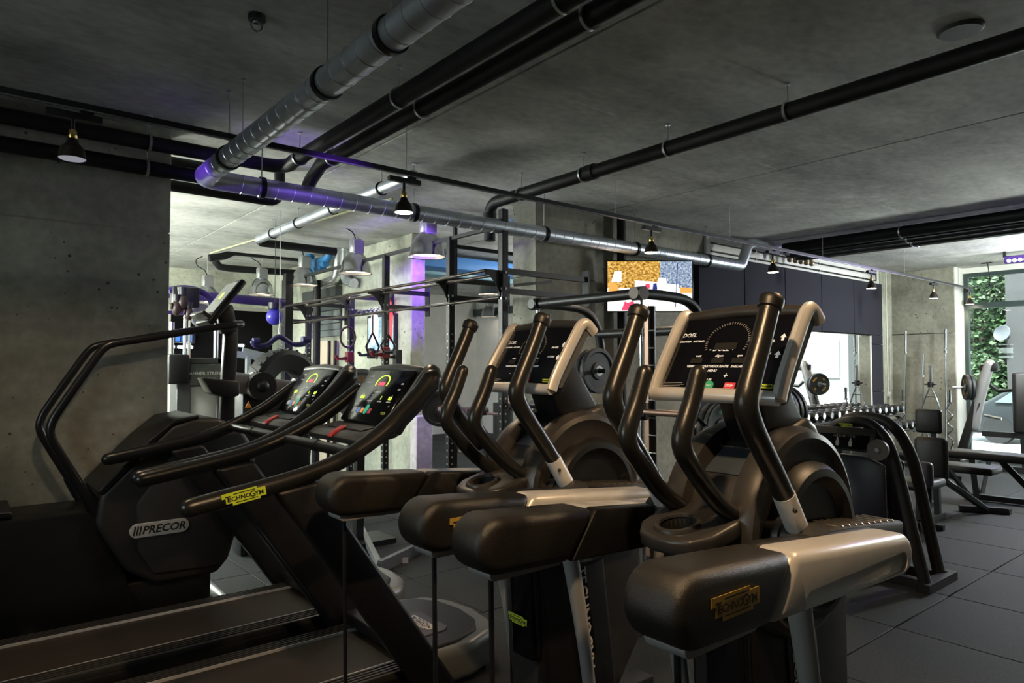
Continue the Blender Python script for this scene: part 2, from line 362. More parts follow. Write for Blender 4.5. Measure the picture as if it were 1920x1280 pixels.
struct('wall_inner', B().box((4.9,8.2,FZ), (5.12,14.0,H)).bevel(.01,1), CW2)
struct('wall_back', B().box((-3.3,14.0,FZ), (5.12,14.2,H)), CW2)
struct('wall_north', B().box((5.12,15.0,FZ), (11.3,15.2,H)), PAINT)
# east wall: concrete pier, deep white reveal, then glazing to the floor
PY = at(1790, 600, X=14.5).y; WY = at(1809, 600, X=15.0).y
we = struct('wall_east', B().box((14.62,PY+.02,FZ), (15.2,5.8,H)), CW2)
for z0, z1 in ((FZ,2.055),(2.065,H)): part('concrete_panel', B().box((14.5,PY,z0), (14.7,5.76,z1)).bevel(.008,1), CW, we)
part('reveal', B().box((14.515,WY-.005,FZ), (15.02,PY+.05,H)), PAINT, we)
part('lintel', B().box((14.9,-3.3,3.2), (15.2,WY,H)), PAINT, we)
struct('wall_south', B().box((-3.3,-3.3,FZ), (15.2,-3.1,H)), CW)
ww = struct('wall_west', B().box((-3.3,-3.3,FZ), (-3.1,1.9,H)).box((-3.3,3.9,FZ), (-3.1,6.9,H)).box((-3.3,1.9,FZ), (-3.1,3.9,1.7)).box((-3.3,1.9,2.7), (-3.1,3.9,H)), CW)
part('sill_wall', B().box((-3.3,6.9,FZ), (-3.1,14.2,.1)), CW, ww); part('lintel', B().box((-3.3,6.9,3.2), (-3.1,14.2,H)), CW, ww)
def window(name, X, ya, yb, z0, z1, zt, nm=1, w_=.07):
    r = thing(name, (X, (ya+yb)/2, z0), '', ''); del r['label']; del r['category']; r['kind'] = 'structure'
    b = B()
    for y in (ya+w_/2, yb-w_/2): b.box((X-.05,y-w_/2,z0), (X+.05,y+w_/2,z1))
    for z in (z0+w_/2, z1-w_/2): b.box((X-.048,ya,z-w_/2), (X+.048,yb,z+w_/2))
    part('window_frame', b.bevel(.006,1), FRAMEM, r)
    b = B()
    if zt: b.box((X-.055,ya+.01,zt-.05), (X+.055,yb-.01,zt+.05))
    for k in range(1, nm):
        y = ya+(yb-ya)*k/nm; b.box((X-.045,y-.04,z0+.01), (X+.045,y+.04,z1-.01))
    if zt or nm > 1: part('mullion', b, FRAMEM, r)
    zs = [z0+.05]+([zt] if zt else [])+[z1-.05]
    for k in range(nm):
        for a, c in zip(zs, zs[1:]):
            part('pane', B().box((X-.006,ya+(yb-ya)*k/nm+.03,a), (X+.006,ya+(yb-ya)*(k+1)/nm-.03,c)), GLASS, r)
    return r
window('window_1', 15.0, 2.15, WY, FZ+.03, 3.2, 2.58)
part('concrete_panel', B().box((14.9,-3.3,FZ), (15.2,-.21,H)), CW, we)  # unseen solid wall, placed to keep window light off the near machine sides
window('window_2', 15.0, -.2, 2.13, FZ+.03, 3.2, 2.58)
window('window_3', -3.2, 1.9, 3.9, 1.7, 2.7, None, 1)
window('added_window', -3.2, 7.0, 14.0, .1, 3.2, None, 4)  # unseen glazing added so daylight brightens the rear room
# far room: east wall with two door-high windows
struct('wall_far', B().box((11.0,12.2,FZ), (11.3,15.2,H)).box((11.0,6.1,2.62), (11.3,12.2,H)).box((11.0,9.4,FZ),(11.3,10.55,2.63)).box((11.0,6.1,FZ),(11.3,7.0,2.63)), PAINT)
fy = lambda x: at(x, 600, X=11.0).y
struct('trim_1', B().box((10.9,6.1,2.78), (11.0,15.0,2.96)), FRAMEM)
window('window_5', 11.1, 10.55, 12.2, FZ+.03, 2.62, 1.9, 2)
window('window_6', 11.1, 7.0, 9.4, FZ+.03, 2.62, 1.9, 2)

# ================================================================== SERVICES UNDER THE CEILING
def arc(c, a, b, r, n=6):     # quarter turn from c - a*r to c + b*r
    a, b, c = V(a), V(b), V(c); o = c-a*r+b*r; return [o-b*r*math.cos(R(90)*k/n)+a*r*math.sin(R(90)*k/n) for k in range(n+1)]
def clampset(root, spots, ax, r, top=H, rod=True, m=None, w_=.018):
    u = V(ax).normalized()
    for p in spots:
        p = V(p); c = part('pipe_clamp', B().lathe([(r+.001,-w_/2),(r+.011,-w_/2),(r+.011,w_/2),(r+.001,w_/2)], p, u, 20), m or ZINC, root)
        if rod: part('hanger_rod', B().cyl(p+Z_*r, (p.x,p.y,top), .005, n=6).cyl((p.x,p.y,top-.012), (p.x,p.y,top), .02, n=8), ZINC, c)
DZ, DR, DY = 2.845, .073, 5.36
root = thing('spiral_duct', (1.40, 2, DZ), 'long galvanised spiral duct with one elbow, purple glint along its far run', 'duct')
pts = [V((1.40,-1.6,DZ)), V((1.40,5.2,DZ))]+arc((1.40,DY,DZ), Y_, X_, .10)[0:]+[V((8.40,DY,DZ))]+arc((8.55,DY,DZ), X_, V((.35,0,.94)).normalized(), .07)+[V((8.70,DY,3.13))]+[V((8.78,DY,3.19)), V((8.9,DY,3.2)), V((9.85,DY,3.2))]
pts = [p for i, p in enumerate(pts) if i == 0 or (p-pts[i-1]).length > 1e-3]
part('duct_tube', B().tube(pts, DR, n=28), GALV, root, ang=60)
def seam_rings(p, q, r, pitch, w_=.0035):
    p, q = V(p), V(q); d = (q-p); L = d.length; d.normalize(); u, v = frame_of(d); n = int(L/pitch); o0 = None
    for k in range(n):
        if o0 is None: o0 = part('seam_ring', B().lathe([(r-.001,-w_),(r+.0035,0),(r-.001,w_)], p+d*pitch*.5, d+u*.12+v*.12, 24), SEAM, root)
        else: rep(o0, d*pitch*k)
seam_rings((1.40,-.6,DZ), (1.40,5.1,DZ), DR, .135); seam_rings((1.62,DY,DZ), (8.40,DY,DZ), DR, .135); seam_rings((8.95,DY,3.2), (9.8,DY,3.2), DR, .135)
DST = mat('dark_strap', (.03,.032,.035), .35, .8)
clampset(root, [(1.40,2.52,DZ),(1.40,3.16,DZ),(1.40,4.72,DZ)], Y_, DR, m=DST, w_=.035)
clampset(root, [(1.84,DY,DZ),(3.22,DY,DZ),(4.82,DY,DZ),(6.28,DY,DZ),(7.72,DY,DZ)], X_, DR, m=DST, w_=.035)
part('end_flange', B().cyl((9.85,DY,3.2), (9.90,DY,3.2), DR+.02, n=20), DST, root)

def pipe(name, label, pts, r, m, cat='pipe', clamps=(), ax=None, group=None, n=16, rod=True, cm=None):
    t = thing(name, pts[0], label, cat, group); part('tube', B().tube(pts, r, n=n), m, t, ang=60)
    if clamps: clampset(t, clamps, ax, r, rod=rod, m=cm)
    return t
p1 = [V((2.09,-1.5,3.10))]+[V((2.09,5.35,3.10))]+arc((2.09,5.55,3.09), Y_, -X_, .14)+[V((-2.2,5.55,3.09))]
pp = pipe('black_pipe', 'left one of the paired black ceiling pipes, turning off above the concrete wall', p1, .055, BLK, clamps=[(2.09,3.66,3.10),(2.09,5.22,3.10),(2.09,2.2,3.10)], ax=Y_, group='paired black drain pipes')
clampset(pp, [(1.08,5.55,3.09)], X_, .055)
p2 = [V((2.265,-1.5,3.08)), V((2.265,5.2,3.08)), V((2.265,5.42,2.99))]+arc((2.265,5.62,2.92), Y_, -X_, .12)+[V((-2.2,5.62,2.92))]
pp = pipe('black_pipe', 'right one of the paired black ceiling pipes, dipping down to the lower run', p2, .055, BLK, clamps=[(2.265,3.67,3.08),(2.265,5.0,3.08),(2.265,2.2,3.08)], ax=Y_, group='paired black drain pipes')
clampset(pp, [(1.08,5.62,2.92)], X_, .055)
for (ya, yb, xa, xb, x_, lab) in ((304,304,320,400,430,'short black pipe in the rear room just under the ceiling behind the duct elbow'),(346,378,320,500,520,'black pipe in the rear room passing below the duct elbow, with rounded end')):
    a = at(xa-60, ya+(-7 if yb == ya else -11), Y=6.35); e = at(xb, yb if yb != ya else ya+10, Y=6.35); z = (a.z+e.z)/2; a.z = e.z = z
    pipe('black_pipe', lab, [a, e]+arc(e+X_*.12, X_, Z_, .1)[1:]+[V((e.x+.12, e.y, H))], .05, BLK, group='rear room black pipes')
PX = 4.20
pp = pipe('drain_pipe', 'wide black drain pipe with zinc clamps crossing the open middle of the ceiling', [(PX,-1.5,3.13),(PX,5.2,3.10)]+arc((PX,5.5,3.10), Y_, -Z_, .12)+[(PX,5.5,2.72)], .058, BLK, clamps=[(PX,2.28,3.115),(PX,3.25,3.11),(PX,4.16,3.105),(PX,5.0,3.10)], ax=Y_)
part('socket_collar', B().cyl((PX,4.02,3.107), (PX,4.12,3.107), .068, n=20), BLK, pp); part('socket_collar', B().cyl((PX,5.5,2.9), (PX,5.5,3.0), .07, n=20), BLK, pp)
for i, (x, z, r, m, lab) in enumerate(((9.42,3.17,.075,BLK,'dark lagged pipe nearest the camera in the ceiling bundle'),(9.62,3.10,.05,mat('dark_metal',(.10,.10,.11),.25,.9),'polished dark pipe second in the ceiling bundle'),(9.78,3.07,.045,mat('dark_metal',(.1,.1,.11),.25,.9),'polished dark pipe third in the ceiling bundle'),(9.95,3.10,.06,BLK,'black pipe on the window side of the ceiling bundle'))):
    pipe('service_pipe', lab, [(x,5.2,z),(x,-2.5,z)], r, m, clamps=[(x,3.6,z),(x,1.4,z)], ax=Y_, group='bundle of ceiling pipes')
for i, z in enumerate((3.085,3.205)):
    pipe('thin_conduit', ('lower','upper')[i]+' thin black conduit along the white band above the felt panels', [(8.35,5.72,z),(13.75,5.72,z)]+([(13.75,5.72,3.28)] if i else [(13.75,5.72,3.2)]), .012, BLK, n=8, clamps=[(9.5,5.72,z),(11.5,5.72,z),(13.2,5.72,z)], ax=X_, rod=False)
v = thing('pipe_manifold', (9.9,5.35,3.2), 'cluster of small brassy valves where the duct ends by the pipe bundle', 'valves')
for k in range(5): part('valve', B().cyl((9.98+.17*k,5.42,3.20), (9.98+.17*k,5.42,3.10), .035, n=10).ball((9.98+.17*k,5.42,3.09), .045, n=10), mat('dull_brass',(.45,.36,.25),.4,.8), v)
part('rail', B().cyl((9.9,5.42,3.22), (10.8,5.42,3.22), .03, n=10), BLK, v)
pipe('riser_pipe', 'black vertical riser pipe behind the wall television', [(6.42,5.70,FZ),(6.42,5.70,H)], .055, BLK, clamps=[(6.42,5.70,1.55),(6.42,5.70,2.9)], ax=Z_, rod=False)
b = B().lathe([(0,-.02),(.10,-.02),(.115,-.008),(.115,0),(0,0)], (4.25,1.30,H), Z_, 28)
solo('ceiling_speaker', b, mat('speaker_grille',(.05,.05,.055),.6), (4.25,1.30,H), 'round flush speaker in the dark corner of the ceiling', 'speaker')
h = thing('ceiling_hook', (1.2,3.6,H), 'small metal eye hook screwed to the dark ceiling beside the big duct', 'hook')
part('base', B().cyl((1.2,3.6,H-.03), (1.2,3.6,H), .045, n=10), STEEL, h); part('eye', B().tube([V((1.2+.03*math.cos(a*.785),3.6,H-.06+.03*math.sin(a*.785))) for a in range(9)], .007, n=6), ZINC, h)

# lighting track with bell lamps
TY, TZ = 4.47, 2.905
tr = thing('lighting_track', (0,TY,TZ), 'long black lighting track hung on thin wires across the room', 'track')
part('rail', B().box((-2.5,TY-.018,TZ-.019), (14.85,TY+.018,TZ+.019)).bevel(.003,1), STEEL, tr)
part('lower_lip', B().box((-2.5,TY-.02,TZ-.024), (14.85,TY-.012,TZ-.017)), mat('track_edge',(.25,.25,.26),.35,.6), tr)
for x in (1.41,2.62,4.95,6.9,9.1,11.8,14.2): part('hanger_wire', B().cyl((x,TY,TZ), (x,TY,H), .003, n=6).cyl((x,TY,H-.01), (x,TY,H), .015, n=8), ZINC, tr)
RZ = 2.60
def track_lamp(x, label):
    t = thing('track_lamp', (x,TY,RZ), label, 'lamp', 'bell lamps on the track')
    part('adapter', B().box((x-.13,TY-.022,RZ+.225), (x+.14,TY+.022,RZ+.262)).box((x+.03,TY-.015,RZ+.255), (x+.10,TY+.015,RZ+.29)).bevel(.004,1), STEEL, t)
    part('stem', B().cyl((x,TY,RZ+.155), (x,TY,RZ+.23), .011, n=10), STEEL, t)
    part('socket', B().lathe([(0,.165),(.016,.165),(.020,.155),(.020,.135),(.026,.130),(.024,.115),(0,.112)], (x,TY,RZ), Z_, 16), BRASS, t)
    part('shade', B().lathe([(.020,.118),(.028,.105),(.034,.088),(.052,.070),(.064,.045),(.069,.01),(.072,0),(.069,0),(.066,.012),(.058,.045),(.03,.085),(.018,.10)], (x,TY,RZ), Z_, 24), mat('shade_black',(.03,.022,.018),.25,.3), t)
    part('bulb', B().lathe([(0,-.003),(.062,-.001),(.066,.004),(.0,.03)], (x,TY,RZ), Z_, 20), BULB, t)
    return t
LX = [.485,2.60,5.49,7.82,10.58,13.0,14.78]
LB = ['unlit bell lamp at the dark end of the track','lit bell lamp hanging in front of the spiral duct','lit bell lamp above the wall television','lit bell lamp in front of the duct riser above the felt panels','bell lamp over the last felt panel','bell lamp in front of the concrete corner pier','bell lamp at the window end of the track']
l0 = track_lamp(LX[0], LB[0])
for x, lab in zip(LX[1:], LB[1:]): dup(l0, (x,TY,RZ), lab)
for ch in l0.children:
    if ch.name.startswith('bulb'): ch.data = ch.data.copy(); ch.data.materials[0] = mat('dimmed_bulb',(.30,.30,.34),.5, emit=(.6,.6,.7), estr=.25)  # lamp is lit; dimming of the dark corner is put into its bulb colour
# purple LED bar by the window and the little projector bracket
e = thing('led_bar', at(1884,488,X=13.2), 'purple LED bar with a row of round lenses under the ceiling by the window', 'light')
c0 = at(1884,488,X=13.2); 
part('housing', B().box((c0.x-.05,c0.y-1.0,c0.z-.06), (c0.x+.05,c0.y,c0.z+.06)).bevel(.01,1), mat('led_housing',(.05,.02,.16),.4), e)
for k in range(8): part('lens', B().cyl((c0.x-.055,c0.y-.07-.075*k,c0.z-.02), (c0.x-.045,c0.y-.07-.075*k,c0.z-.02), .030, n=12), mat('lens_white',(.7,.65,.8),.3, emit=(.8,.7,1), estr=1.2), e)
part('bracket', B().box((c0.x-.02,c0.y-.02,c0.z+.05), (c0.x+.02,c0.y+.02,H)).box((c0.x-.02,c0.y-.9,c0.z+.05), (c0.x+.02,c0.y-.86,H)), STEEL, e)
q0 = at(1850,486,X=14.4); q1 = at(1853,548,X=14.78)
t = thing('ceiling_socket', q0, 'black ceiling socket with a cable dropping to the track end', 'socket')
part('box', B().box(q0-V((.08,.10,.03)), (q0.x+.08,q0.y+.10,H)).bevel(.006,1), STEEL, t); part('cable', B().tube([q0, q0+V((0,-.03,-.25)), q0+V((.05,.0,-.5)), V((14.8,TY-.03,TZ+.03))], .008, n=6, smooth=5), BLK, t)

# wall television on an arm, mirror
tvc = at(1218.5, 536.5, D=8.15); hw, hh = .505, .295; TN = -FW
t = thing('wall_television', tvc-Z_*hh, 'wall television showing an autumn garden with a white house', 'television')
part('casing', B().obox(tvc-TN*.03, RT, UP, TN, hw*2+.03, hh*2+.03, .05).bevel(.006,1), PLAS, t)
def screen(name, cols, scale, strength):
    m = bpy.data.materials.new(name); m.use_nodes = True; tt = m.node_tree; N = tt.nodes.new; L = tt.links.new; p = tt.nodes['Principled BSDF']; p.inputs['Base Color'].default_value = (.01,.01,.01,1); p.inputs['Roughness'].default_value = .2
    co = N('ShaderNodeTexCoord'); n = N('ShaderNodeTexNoise'); n.inputs['Scale'].default_value = scale; n.inputs['Detail'].default_value = 8; n.inputs['Roughness'].default_value = .7; L(co.outputs['Generated'], n.inputs['Vector'])
    r = N('ShaderNodeValToRGB'); L(n.outputs['Fac'], r.inputs[0]); el = r.color_ramp.elements
    while len(el) < len(cols): el.new(.5)
    for i, c in enumerate(cols): el[i].position = .3+.4*i/(len(cols)-1); el[i].color = (*c, 1)
    L(r.outputs[0], p.inputs['Emission Color']); p.inputs['Emission Strength'].default_value = strength; return m
def quad(b, x0, x1, y0, y1, z): b.poly([(x0,y0),(x1,y0),(x1,y1),(x0,y1)], tvc+TN*z, RT, UP)
S1 = screen('picture_gold_trees', [(.02,.012,.0),(.28,.13,.02),(.72,.42,.08),(1,.9,.62)], 14, .85); S2 = screen('picture_blue_trees', [(.02,.03,.06),(.12,.18,.3),(.35,.42,.5),(.9,.92,1)], 14, .85)
b = B(); quad(b, -hw,.12,-.02,hh,.001); sc0 = part('screen', b, S1, t); b = B(); quad(b, .12,hw,-.02,hh,.001); part('screen', b, S2, t)
b = B(); quad(b, -hw,hw,-hh,-.02,.001); part('screen', b, emis('picture_ground',(.95,.90,.84),.95), t)
b = B(); b.poly([(-.18,-.2),(.16,-.2),(.34,-.04),(.34,.02),(.2,.03),(.19,.10),(.10,.10),(.09,.05),(-.18,.07)], tvc+TN*.002, RT, UP); b.poly([(-.46,.05),(-.34,.05),(-.34,.18),(-.42,.18)], tvc+TN*.002, RT, UP); part('screen_picture', b, emis('picture_white',(1,1,1),1.3), sc0)
b = B(); b.poly([(-.5,-.06),(-.36,-.06),(-.40,.03),(-.48,.06)], tvc+TN*.002, RT, UP); b.poly([(.36,-.08),(.5,-.08),(.5,-.02),(.36,-.01)], tvc+TN*.003, RT, UP); part('screen_picture', b, emis('picture_orange',(.95,.35,.08),.9), sc0)
b = B(); b.poly([(-.34,-.29),(-.16,-.29),(-.20,-.17),(-.26,-.2),(-.30,-.18)], tvc+TN*.002, RT, UP); b.poly([(-.07,-.03),(.0,-.03),(.0,.03),(-.05,.03)], tvc+TN*.003, RT, UP); part('screen_picture', b, emis('picture_red',(.75,.06,.14),.9), sc0)
b = B(); b.poly([(.03,-.04),(.09,-.04),(.08,.04),(.04,.03)], tvc+TN*.003, RT, UP); b.poly([(.30,-.25),(.31,-.25),(.335,.28),(.325,.28)], tvc+TN*.003, RT, UP); part('screen_picture', b, emis('picture_navy',(.03,.04,.22),.7), sc0)
part('wall_arm', B().bar(tvc-TN*.05, V((tvc.x+.30,5.79,tvc.z)), .06, .10).box((tvc.x+.18,5.76,tvc.z-.15), (tvc.x+.42,5.80,tvc.z+.15)), STEEL, t)
MY = 5.52; mr = at(1633,640,Y=MY).x; mt = at(1624,628.5,Y=MY).z
t = thing('wall_mirror', (11.2,MY,.0), 'big wall mirror below the felt panels reflecting the bright street', 'mirror')
part('glass', B().box((8.6,MY,.0), (10.95,MY+.02,mt)), MIRROR, t); part('glass', B().box((10.955,MY,.0), (mr-.025,MY+.02,mt)), MIRROR, t)
part('edge_trim', B().box((mr-.025,MY-.01,.0), (mr,MY+.04,mt)), mat('bright_trim',(.75,.77,.74),.4), t); part('backing', B().box((8.6,MY+.022,-.01), (mr-.01,5.80,mt-.004)), STEEL, t)
t = thing('wall_socket', (14.22,5.72,at(1682,738,Y=5.74).z), 'small white wall socket with a thin pipe above it beside the felt panels', 'socket')
z_ = at(1682,738,Y=5.74).z; part('plate', B().box((14.18,5.70,z_-.05), (14.26,5.74,z_+.05)).bevel(.006,1), PAINT, t); part('conduit', B().cyl((14.22,5.73,z_), (14.22,5.73,H), .01, n=8), PAINT, t)
# ================================================================== CARDIO MACHINES (front ends face +X, users look along +X)
def cut(b, c):      # boolean difference of two builders, returns a builder
    me1 = b.mesh('t1', PLAS); me2 = c.mesh('t2', PLAS); o1 = bpy.data.objects.new('t1', me1); o2 = bpy.data.objects.new('t2', me2); COL.objects.link(o1); COL.objects.link(o2)
    md = o1.modifiers.new('d', 'BOOLEAN'); md.operation = 'DIFFERENCE'; md.object = o2; md.solver = 'EXACT'
    dg = bpy.context.evaluated_depsgraph_get(); dg.update(); me = bpy.data.meshes.new_from_object(o1.evaluated_get(dg))
    nb = B(); nb.bm.from_mesh(me); bpy.data.objects.remove(o1); bpy.data.objects.remove(o2); return nb
def glyphs(face, par, rows, o, er, eu, W_, H_, m):      # printed words on a console: (word, x 0..1, y 0..1, size)
    for s, fx, fy, sz in rows: text('lettering', s, sz, m, par, V(o)+er*((fx-.5)*W_)+eu*((fy-.5)*H_), er, eu, bold=.0003, shear=.15, off=.0015)

def elliptical(Y0, label):
    t = thing('elliptical_trainer', (2.0, Y0, FZ), label, 'exercise machine', 'elliptical trainers in the front row')
    zt = lambda u: .98-(u-1.26)*.0625
    zb = lambda u: .80-(u-1.26)*.042
    tip = [(1.33+.09*math.cos(R(a)), .887+.09*math.sin(R(a))) for a in range(90, 271, 15)]
    far = [(2.45+.07*math.cos(R(a)), .822+.07*math.sin(R(a))) for a in (-80,-50,-20,10,40,70)]
    for s in (-1, 1):
        yc = Y0+s*.365; out = V((0, s, 0))
        pg = tip+[(1.63,zb(1.63)),(1.75,zt(1.75))]
        side = part('side_beam', B().prism(pg, (0,yc,0), X_, Z_, .18).bevel(.034, 4, 40), GRAIN, t, 'grained black end of the side beam')
        pg = [(1.752,zt(1.752)),(1.632,zb(1.632))]+far
        b = B().prism(pg, (0,yc+s*.02,0), X_, Z_, .14).bevel(.030, 4, 40)
        b = cut(b, B().prism(pill(1.79,2.46,.772,.838), (0,yc+s*.105,0), X_, Z_, .06).bevel(.006, 2, 40))
        part('beam_cover', b, SILV, side, 'silver cover of the side beam')
        part('inner_cover', B().prism(pg, (0,yc-s*.055,0), X_, Z_, .06).bevel(.012, 2, 40), PLAS, side)
        part('under_lip', B().prism(pill(1.30,1.61,.776,.822,5), (0,yc,0), X_, Z_, .12).bevel(.012, 2, 40), mat('lip_silver',(.34,.34,.34),.38,.2), side)
        if s < 0: badge(side, (1.455,yc+s*.0915,.885), X_ if s < 0 else -X_, Z_, .20, GOLD, label='gold maker\'s badge')
        part('hanging_rod', B().cyl((1.35,yc,.80), (1.37,yc,FZ), .009, n=8), STEEL, t)
        # moving arm with silver sleeve, rocker below
        ya = Y0+s*.265
        P = [(1.962,1.645),(1.90,1.515),(1.838,1.395),(1.818,1.335),(1.842,1.275),(1.90,1.20),(1.97,1.115),(2.035,1.03)]
        arm = part('moving_arm', B().tube([(u,ya,z) for u, z in P], [.031,.032,.034,.036,.036,.034,.033,.033], n=18, smooth=5), GRIP, t, ang=70)
        d = (V((P[0][0],ya,P[0][1]))-V((P[1][0],ya,P[1][1]))).normalized()
        part('end_cap', B().lathe([(.030,-.025),(.037,-.02),(.040,.0),(.039,.014),(.030,.024),(0,.028)], V((P[0][0],ya,P[0][1])), d, 20), PLAS, arm)
        part('sleeve', B().cyl((2.022,ya,1.047), (2.13,ya,.89), .035, .036, n=20), SILVD, arm)
        part('sleeve_bolt', B().ball((2.03,ya-.033,1.0), .008, n=8).ball((2.105,ya-.034,.915), .008, n=8), STEEL, arm)
        part('rocker', B().tube([(2.10,ya,.90),(2.10,ya,.72),(2.15,ya,.50),(2.22,ya,.15),(2.27,ya,-.20)], [.042,.040,.036,.030,.028], n=16, smooth=4), mat('rocker_silver',(.36,.36,.36),.38,.2), arm)
        # fixed grip
        yg = Y0+s*.108
        part('fixed_grip', B().tube([(1.805,yg,1.425),(1.765,yg,1.33),(1.722,yg,1.245),(1.722,yg,1.195),(1.765,yg,1.14),(1.89,yg,1.02),(2.04,yg,.925)], [.028,.029,.031,.031,.030,.030,.031], n=16, smooth=5, caps='round'), GRIP, t, ang=70)
        # pivot barrel, ribbed deck, drive lobes
        part('pivot_barrel', B().cyl((2.12,Y0+s*.12,.885), (2.12,Y0+s*.33,.885), .062, n=24).cyl((2.12,Y0+s*.20,.885), (2.12,Y0+s*.225,.885), .072, n=24), GREYP, t)
        dk = part('step_deck', B().prism([(2.17,.86),(2.19,.905),(2.27,.912),(2.80,.862),(2.80,.80),(2.17,.80)], (0,Y0+s*.245,0), X_, Z_, .14).bevel(.012, 2), GREYP, t)
        b = B()
        for k in range(9): u = 2.33+k*.05; b.box((u-.012, Y0+s*.245-.06, .88-(u-2.27)*.094), (u+.012, Y0+s*.245+.06, .918-(u-2.27)*.094))
        part('ridged_top', b.bevel(.006, 1), GREYP, dk)
        part('drive_lobe', B().lathe([(0,-.06),(.30,-.06),(.362,-.04),(.370,.0),(.352,.045),(.33,.055),(.31,.04),(.27,.032),(0,.032)], (2.33,Y0+s*.135,.865), out, 48), GREYP, t)
        part('drive_disc', B().lathe([(.28,0),(.275,.05),(.255,.078),(.228,.082),(.215,.06),(.20,.045),(0,.045)], (2.35,Y0+s*.145,.835), out, 44), PLAS, t)
        part('lobe_bolt', B().cyl((2.5,Y0+s*.16,1.05), (2.5,Y0+s*.185,1.05), .008, n=8), ZINC, t)
    # centre body
    pg = [(2.03,.86),(2.00,.93),(2.04,1.02),(2.11,1.09),(2.24,1.165),(2.38,1.222),(2.51,1.26),(2.57,1.23),(2.70,1.02),(2.80,.75),(2.80,.05),(2.60,-.20),(2.10,-.20),(2.05,.3)]
    part('front_fairing', B().prism(pg, (0,Y0,0), X_, Z_, .21).bevel(.035, 3, 14), GREYP, t)
    part('fairing_window', B().prism([(2.085,1.075),(2.21,1.158),(2.24,1.140),(2.12,1.05)], (0,Y0,0), X_, Z_, .15).bevel(.008,2), mat('smoked_window',(.05,.06,.075),.15), t)
    part('neck', B().prism([(2.26,1.15),(2.51,1.235),(2.34,1.46),(2.15,1.40)], (0,Y0,0), X_, Z_, .17).bevel(.02, 2), PLAS, t)
    sh = part('rear_shield', B().prism([(1.99,.85),(2.06,.85),(2.10,.12),(2.03,.12)], (0,Y0-.045,0), X_, Z_, .15).bevel(.02, 3), GLOSS, t)
    badge(sh, (2.006,Y0-.045,.30), (-.0,-1,0), V((.055,0,.998)), .13, LIME, label='lime yellow maker\'s badge')
    part('column', B().prism([(2.05,.86),(2.45,.86),(2.60,-.25),(2.10,-.25)], (0,Y0,0), X_, Z_, .26).bevel(.03, 3), PLAS, t)
    pl = part('side_plate', B().prism([(2.26,.50),(2.34,.53),(2.42,.08),(2.33,-.03)], (0,Y0-.133,0), X_, Z_, .008), GLOSS, t)
    text('lettering', 'TECHNOGYM', .085, SILB, pl, (2.345,Y0-.138,.25), V((.13,0,-1)), V((1,0,.13)), bold=.0012, wid=.95)
    part('base_frame', B().box((1.75,Y0-.06,FZ+.03), (2.95,Y0+.06,FZ+.12)).box((1.72,Y0-.30,FZ), (1.84,Y0+.30,FZ+.07)).box((2.85,Y0-.28,FZ), (2.97,Y0+.28,FZ+.07)).bevel(.015, 2), STEEL, t)
    # cup tray
    tray = [(-.125,-.04),(-.105,-.10),(-.04,-.145),(.08,-.155),(.25,-.10),(.25,.10),(.08,.155),(-.04,.145),(-.105,.10),(-.125,.04)]
    tx = V((.974,0,.225)); tn_ = V((-.225,0,.974)); o = V((1.87,Y0,.905))
    b = cut(B().prism(tray, o, tx, Y_, .055).bevel(.014, 3, 20), B().lathe([(0,-.05),(.058,-.05),(.064,.1),(0,.1)], o+V((-.015,.01,0)), tn_, 28))
    tr_ = part('cup_tray', b, GREYP, t)
    part('cup_ring', B().lathe([(.058,.0),(.060,.008),(.068,.011),(.076,.008),(.080,-.002)], o+V((-.015,.01,0))+tn_*.027, tn_, 28), GREYP, tr_)
    part('cup_well', B().lathe([(.061,.02),(.054,-.10),(0,-.10)], o+V((-.015,.01,0)), tn_, 24), mat('cup_dark',(.004,.004,.004),.7), tr_)
    # console
    er = -Y_; eu = V((.548,0,.837)); en = er.cross(eu); o = V((2.125,Y0,1.497)); W_, H_ = .50, .335
    cn = part('console', B().obox(o-en*.045, er, eu, en, W_-.01, H_, .07).bevel(.02, 3), PLAS, t)
    fc = part('console_glass', B().obox(o-en*.004, er, eu, en, W_-.05, H_-.035, .012), GLOSS, cn)
    for s in (-1, 1):
        q = lambda u, n: o+er*(s*W_*.5)+eu*u+en*n
        part('side_trim', B().tube([q(-.185,-.005), q(-.10,.006), q(.10,.006), q(.165,-.002), q(.188,-.03), q(.182,-.085)], [.027]*6, n=10, smooth=4, sy=.8), SILV, cn)
        part('side_panel', B().prism([(-.17,-.01),(.17,-.01),(.17,-.06),(-.14,-.05)], o+er*(s*(W_*.5-.004)), eu, en, .014), mat('grey_side',(.07,.07,.07),.5), cn)
    part('bottom_trim', B().tube([o-er*W_*.5-eu*.182+en*.0, o-eu*.186+en*.012, o+er*W_*.5-eu*.182], [.024,.026,.024], n=12, smooth=6), SILV, cn)
    part('top_trim', B().tube([o-er*W_*.49+eu*.176-en*.02, o+eu*.190-en*.016, o+er*W_*.49+eu*.176-en*.02], [.022,.024,.022], n=12, smooth=6), GREYP, cn)
    f = o+en*.002
    glyphs(fc, fc, [('DOEL',.13,.73,.024),('TIJD   CALORIEN   AFSTAND',.14,.645,.011),('- DOEL +',.455,.535,.026),('watt',.28,.45,.013),('sl/gem',.455,.45,.013),('spm',.62,.45,.013),('VERMOGEN',.28,.315,.013),('HARTFREQUENTIE',.45,.315,.013),('SNELHEID',.635,.315,.013),('MENU',.44,.26,.013),('-',.33,.20,.03),('+',.56,.20,.03),('1-20',.44,.15,.011),('PROFIEL',.80,.62,.013),('NIVEAU',.80,.47,.013)], f, er, eu, W_, H_, WHITE)
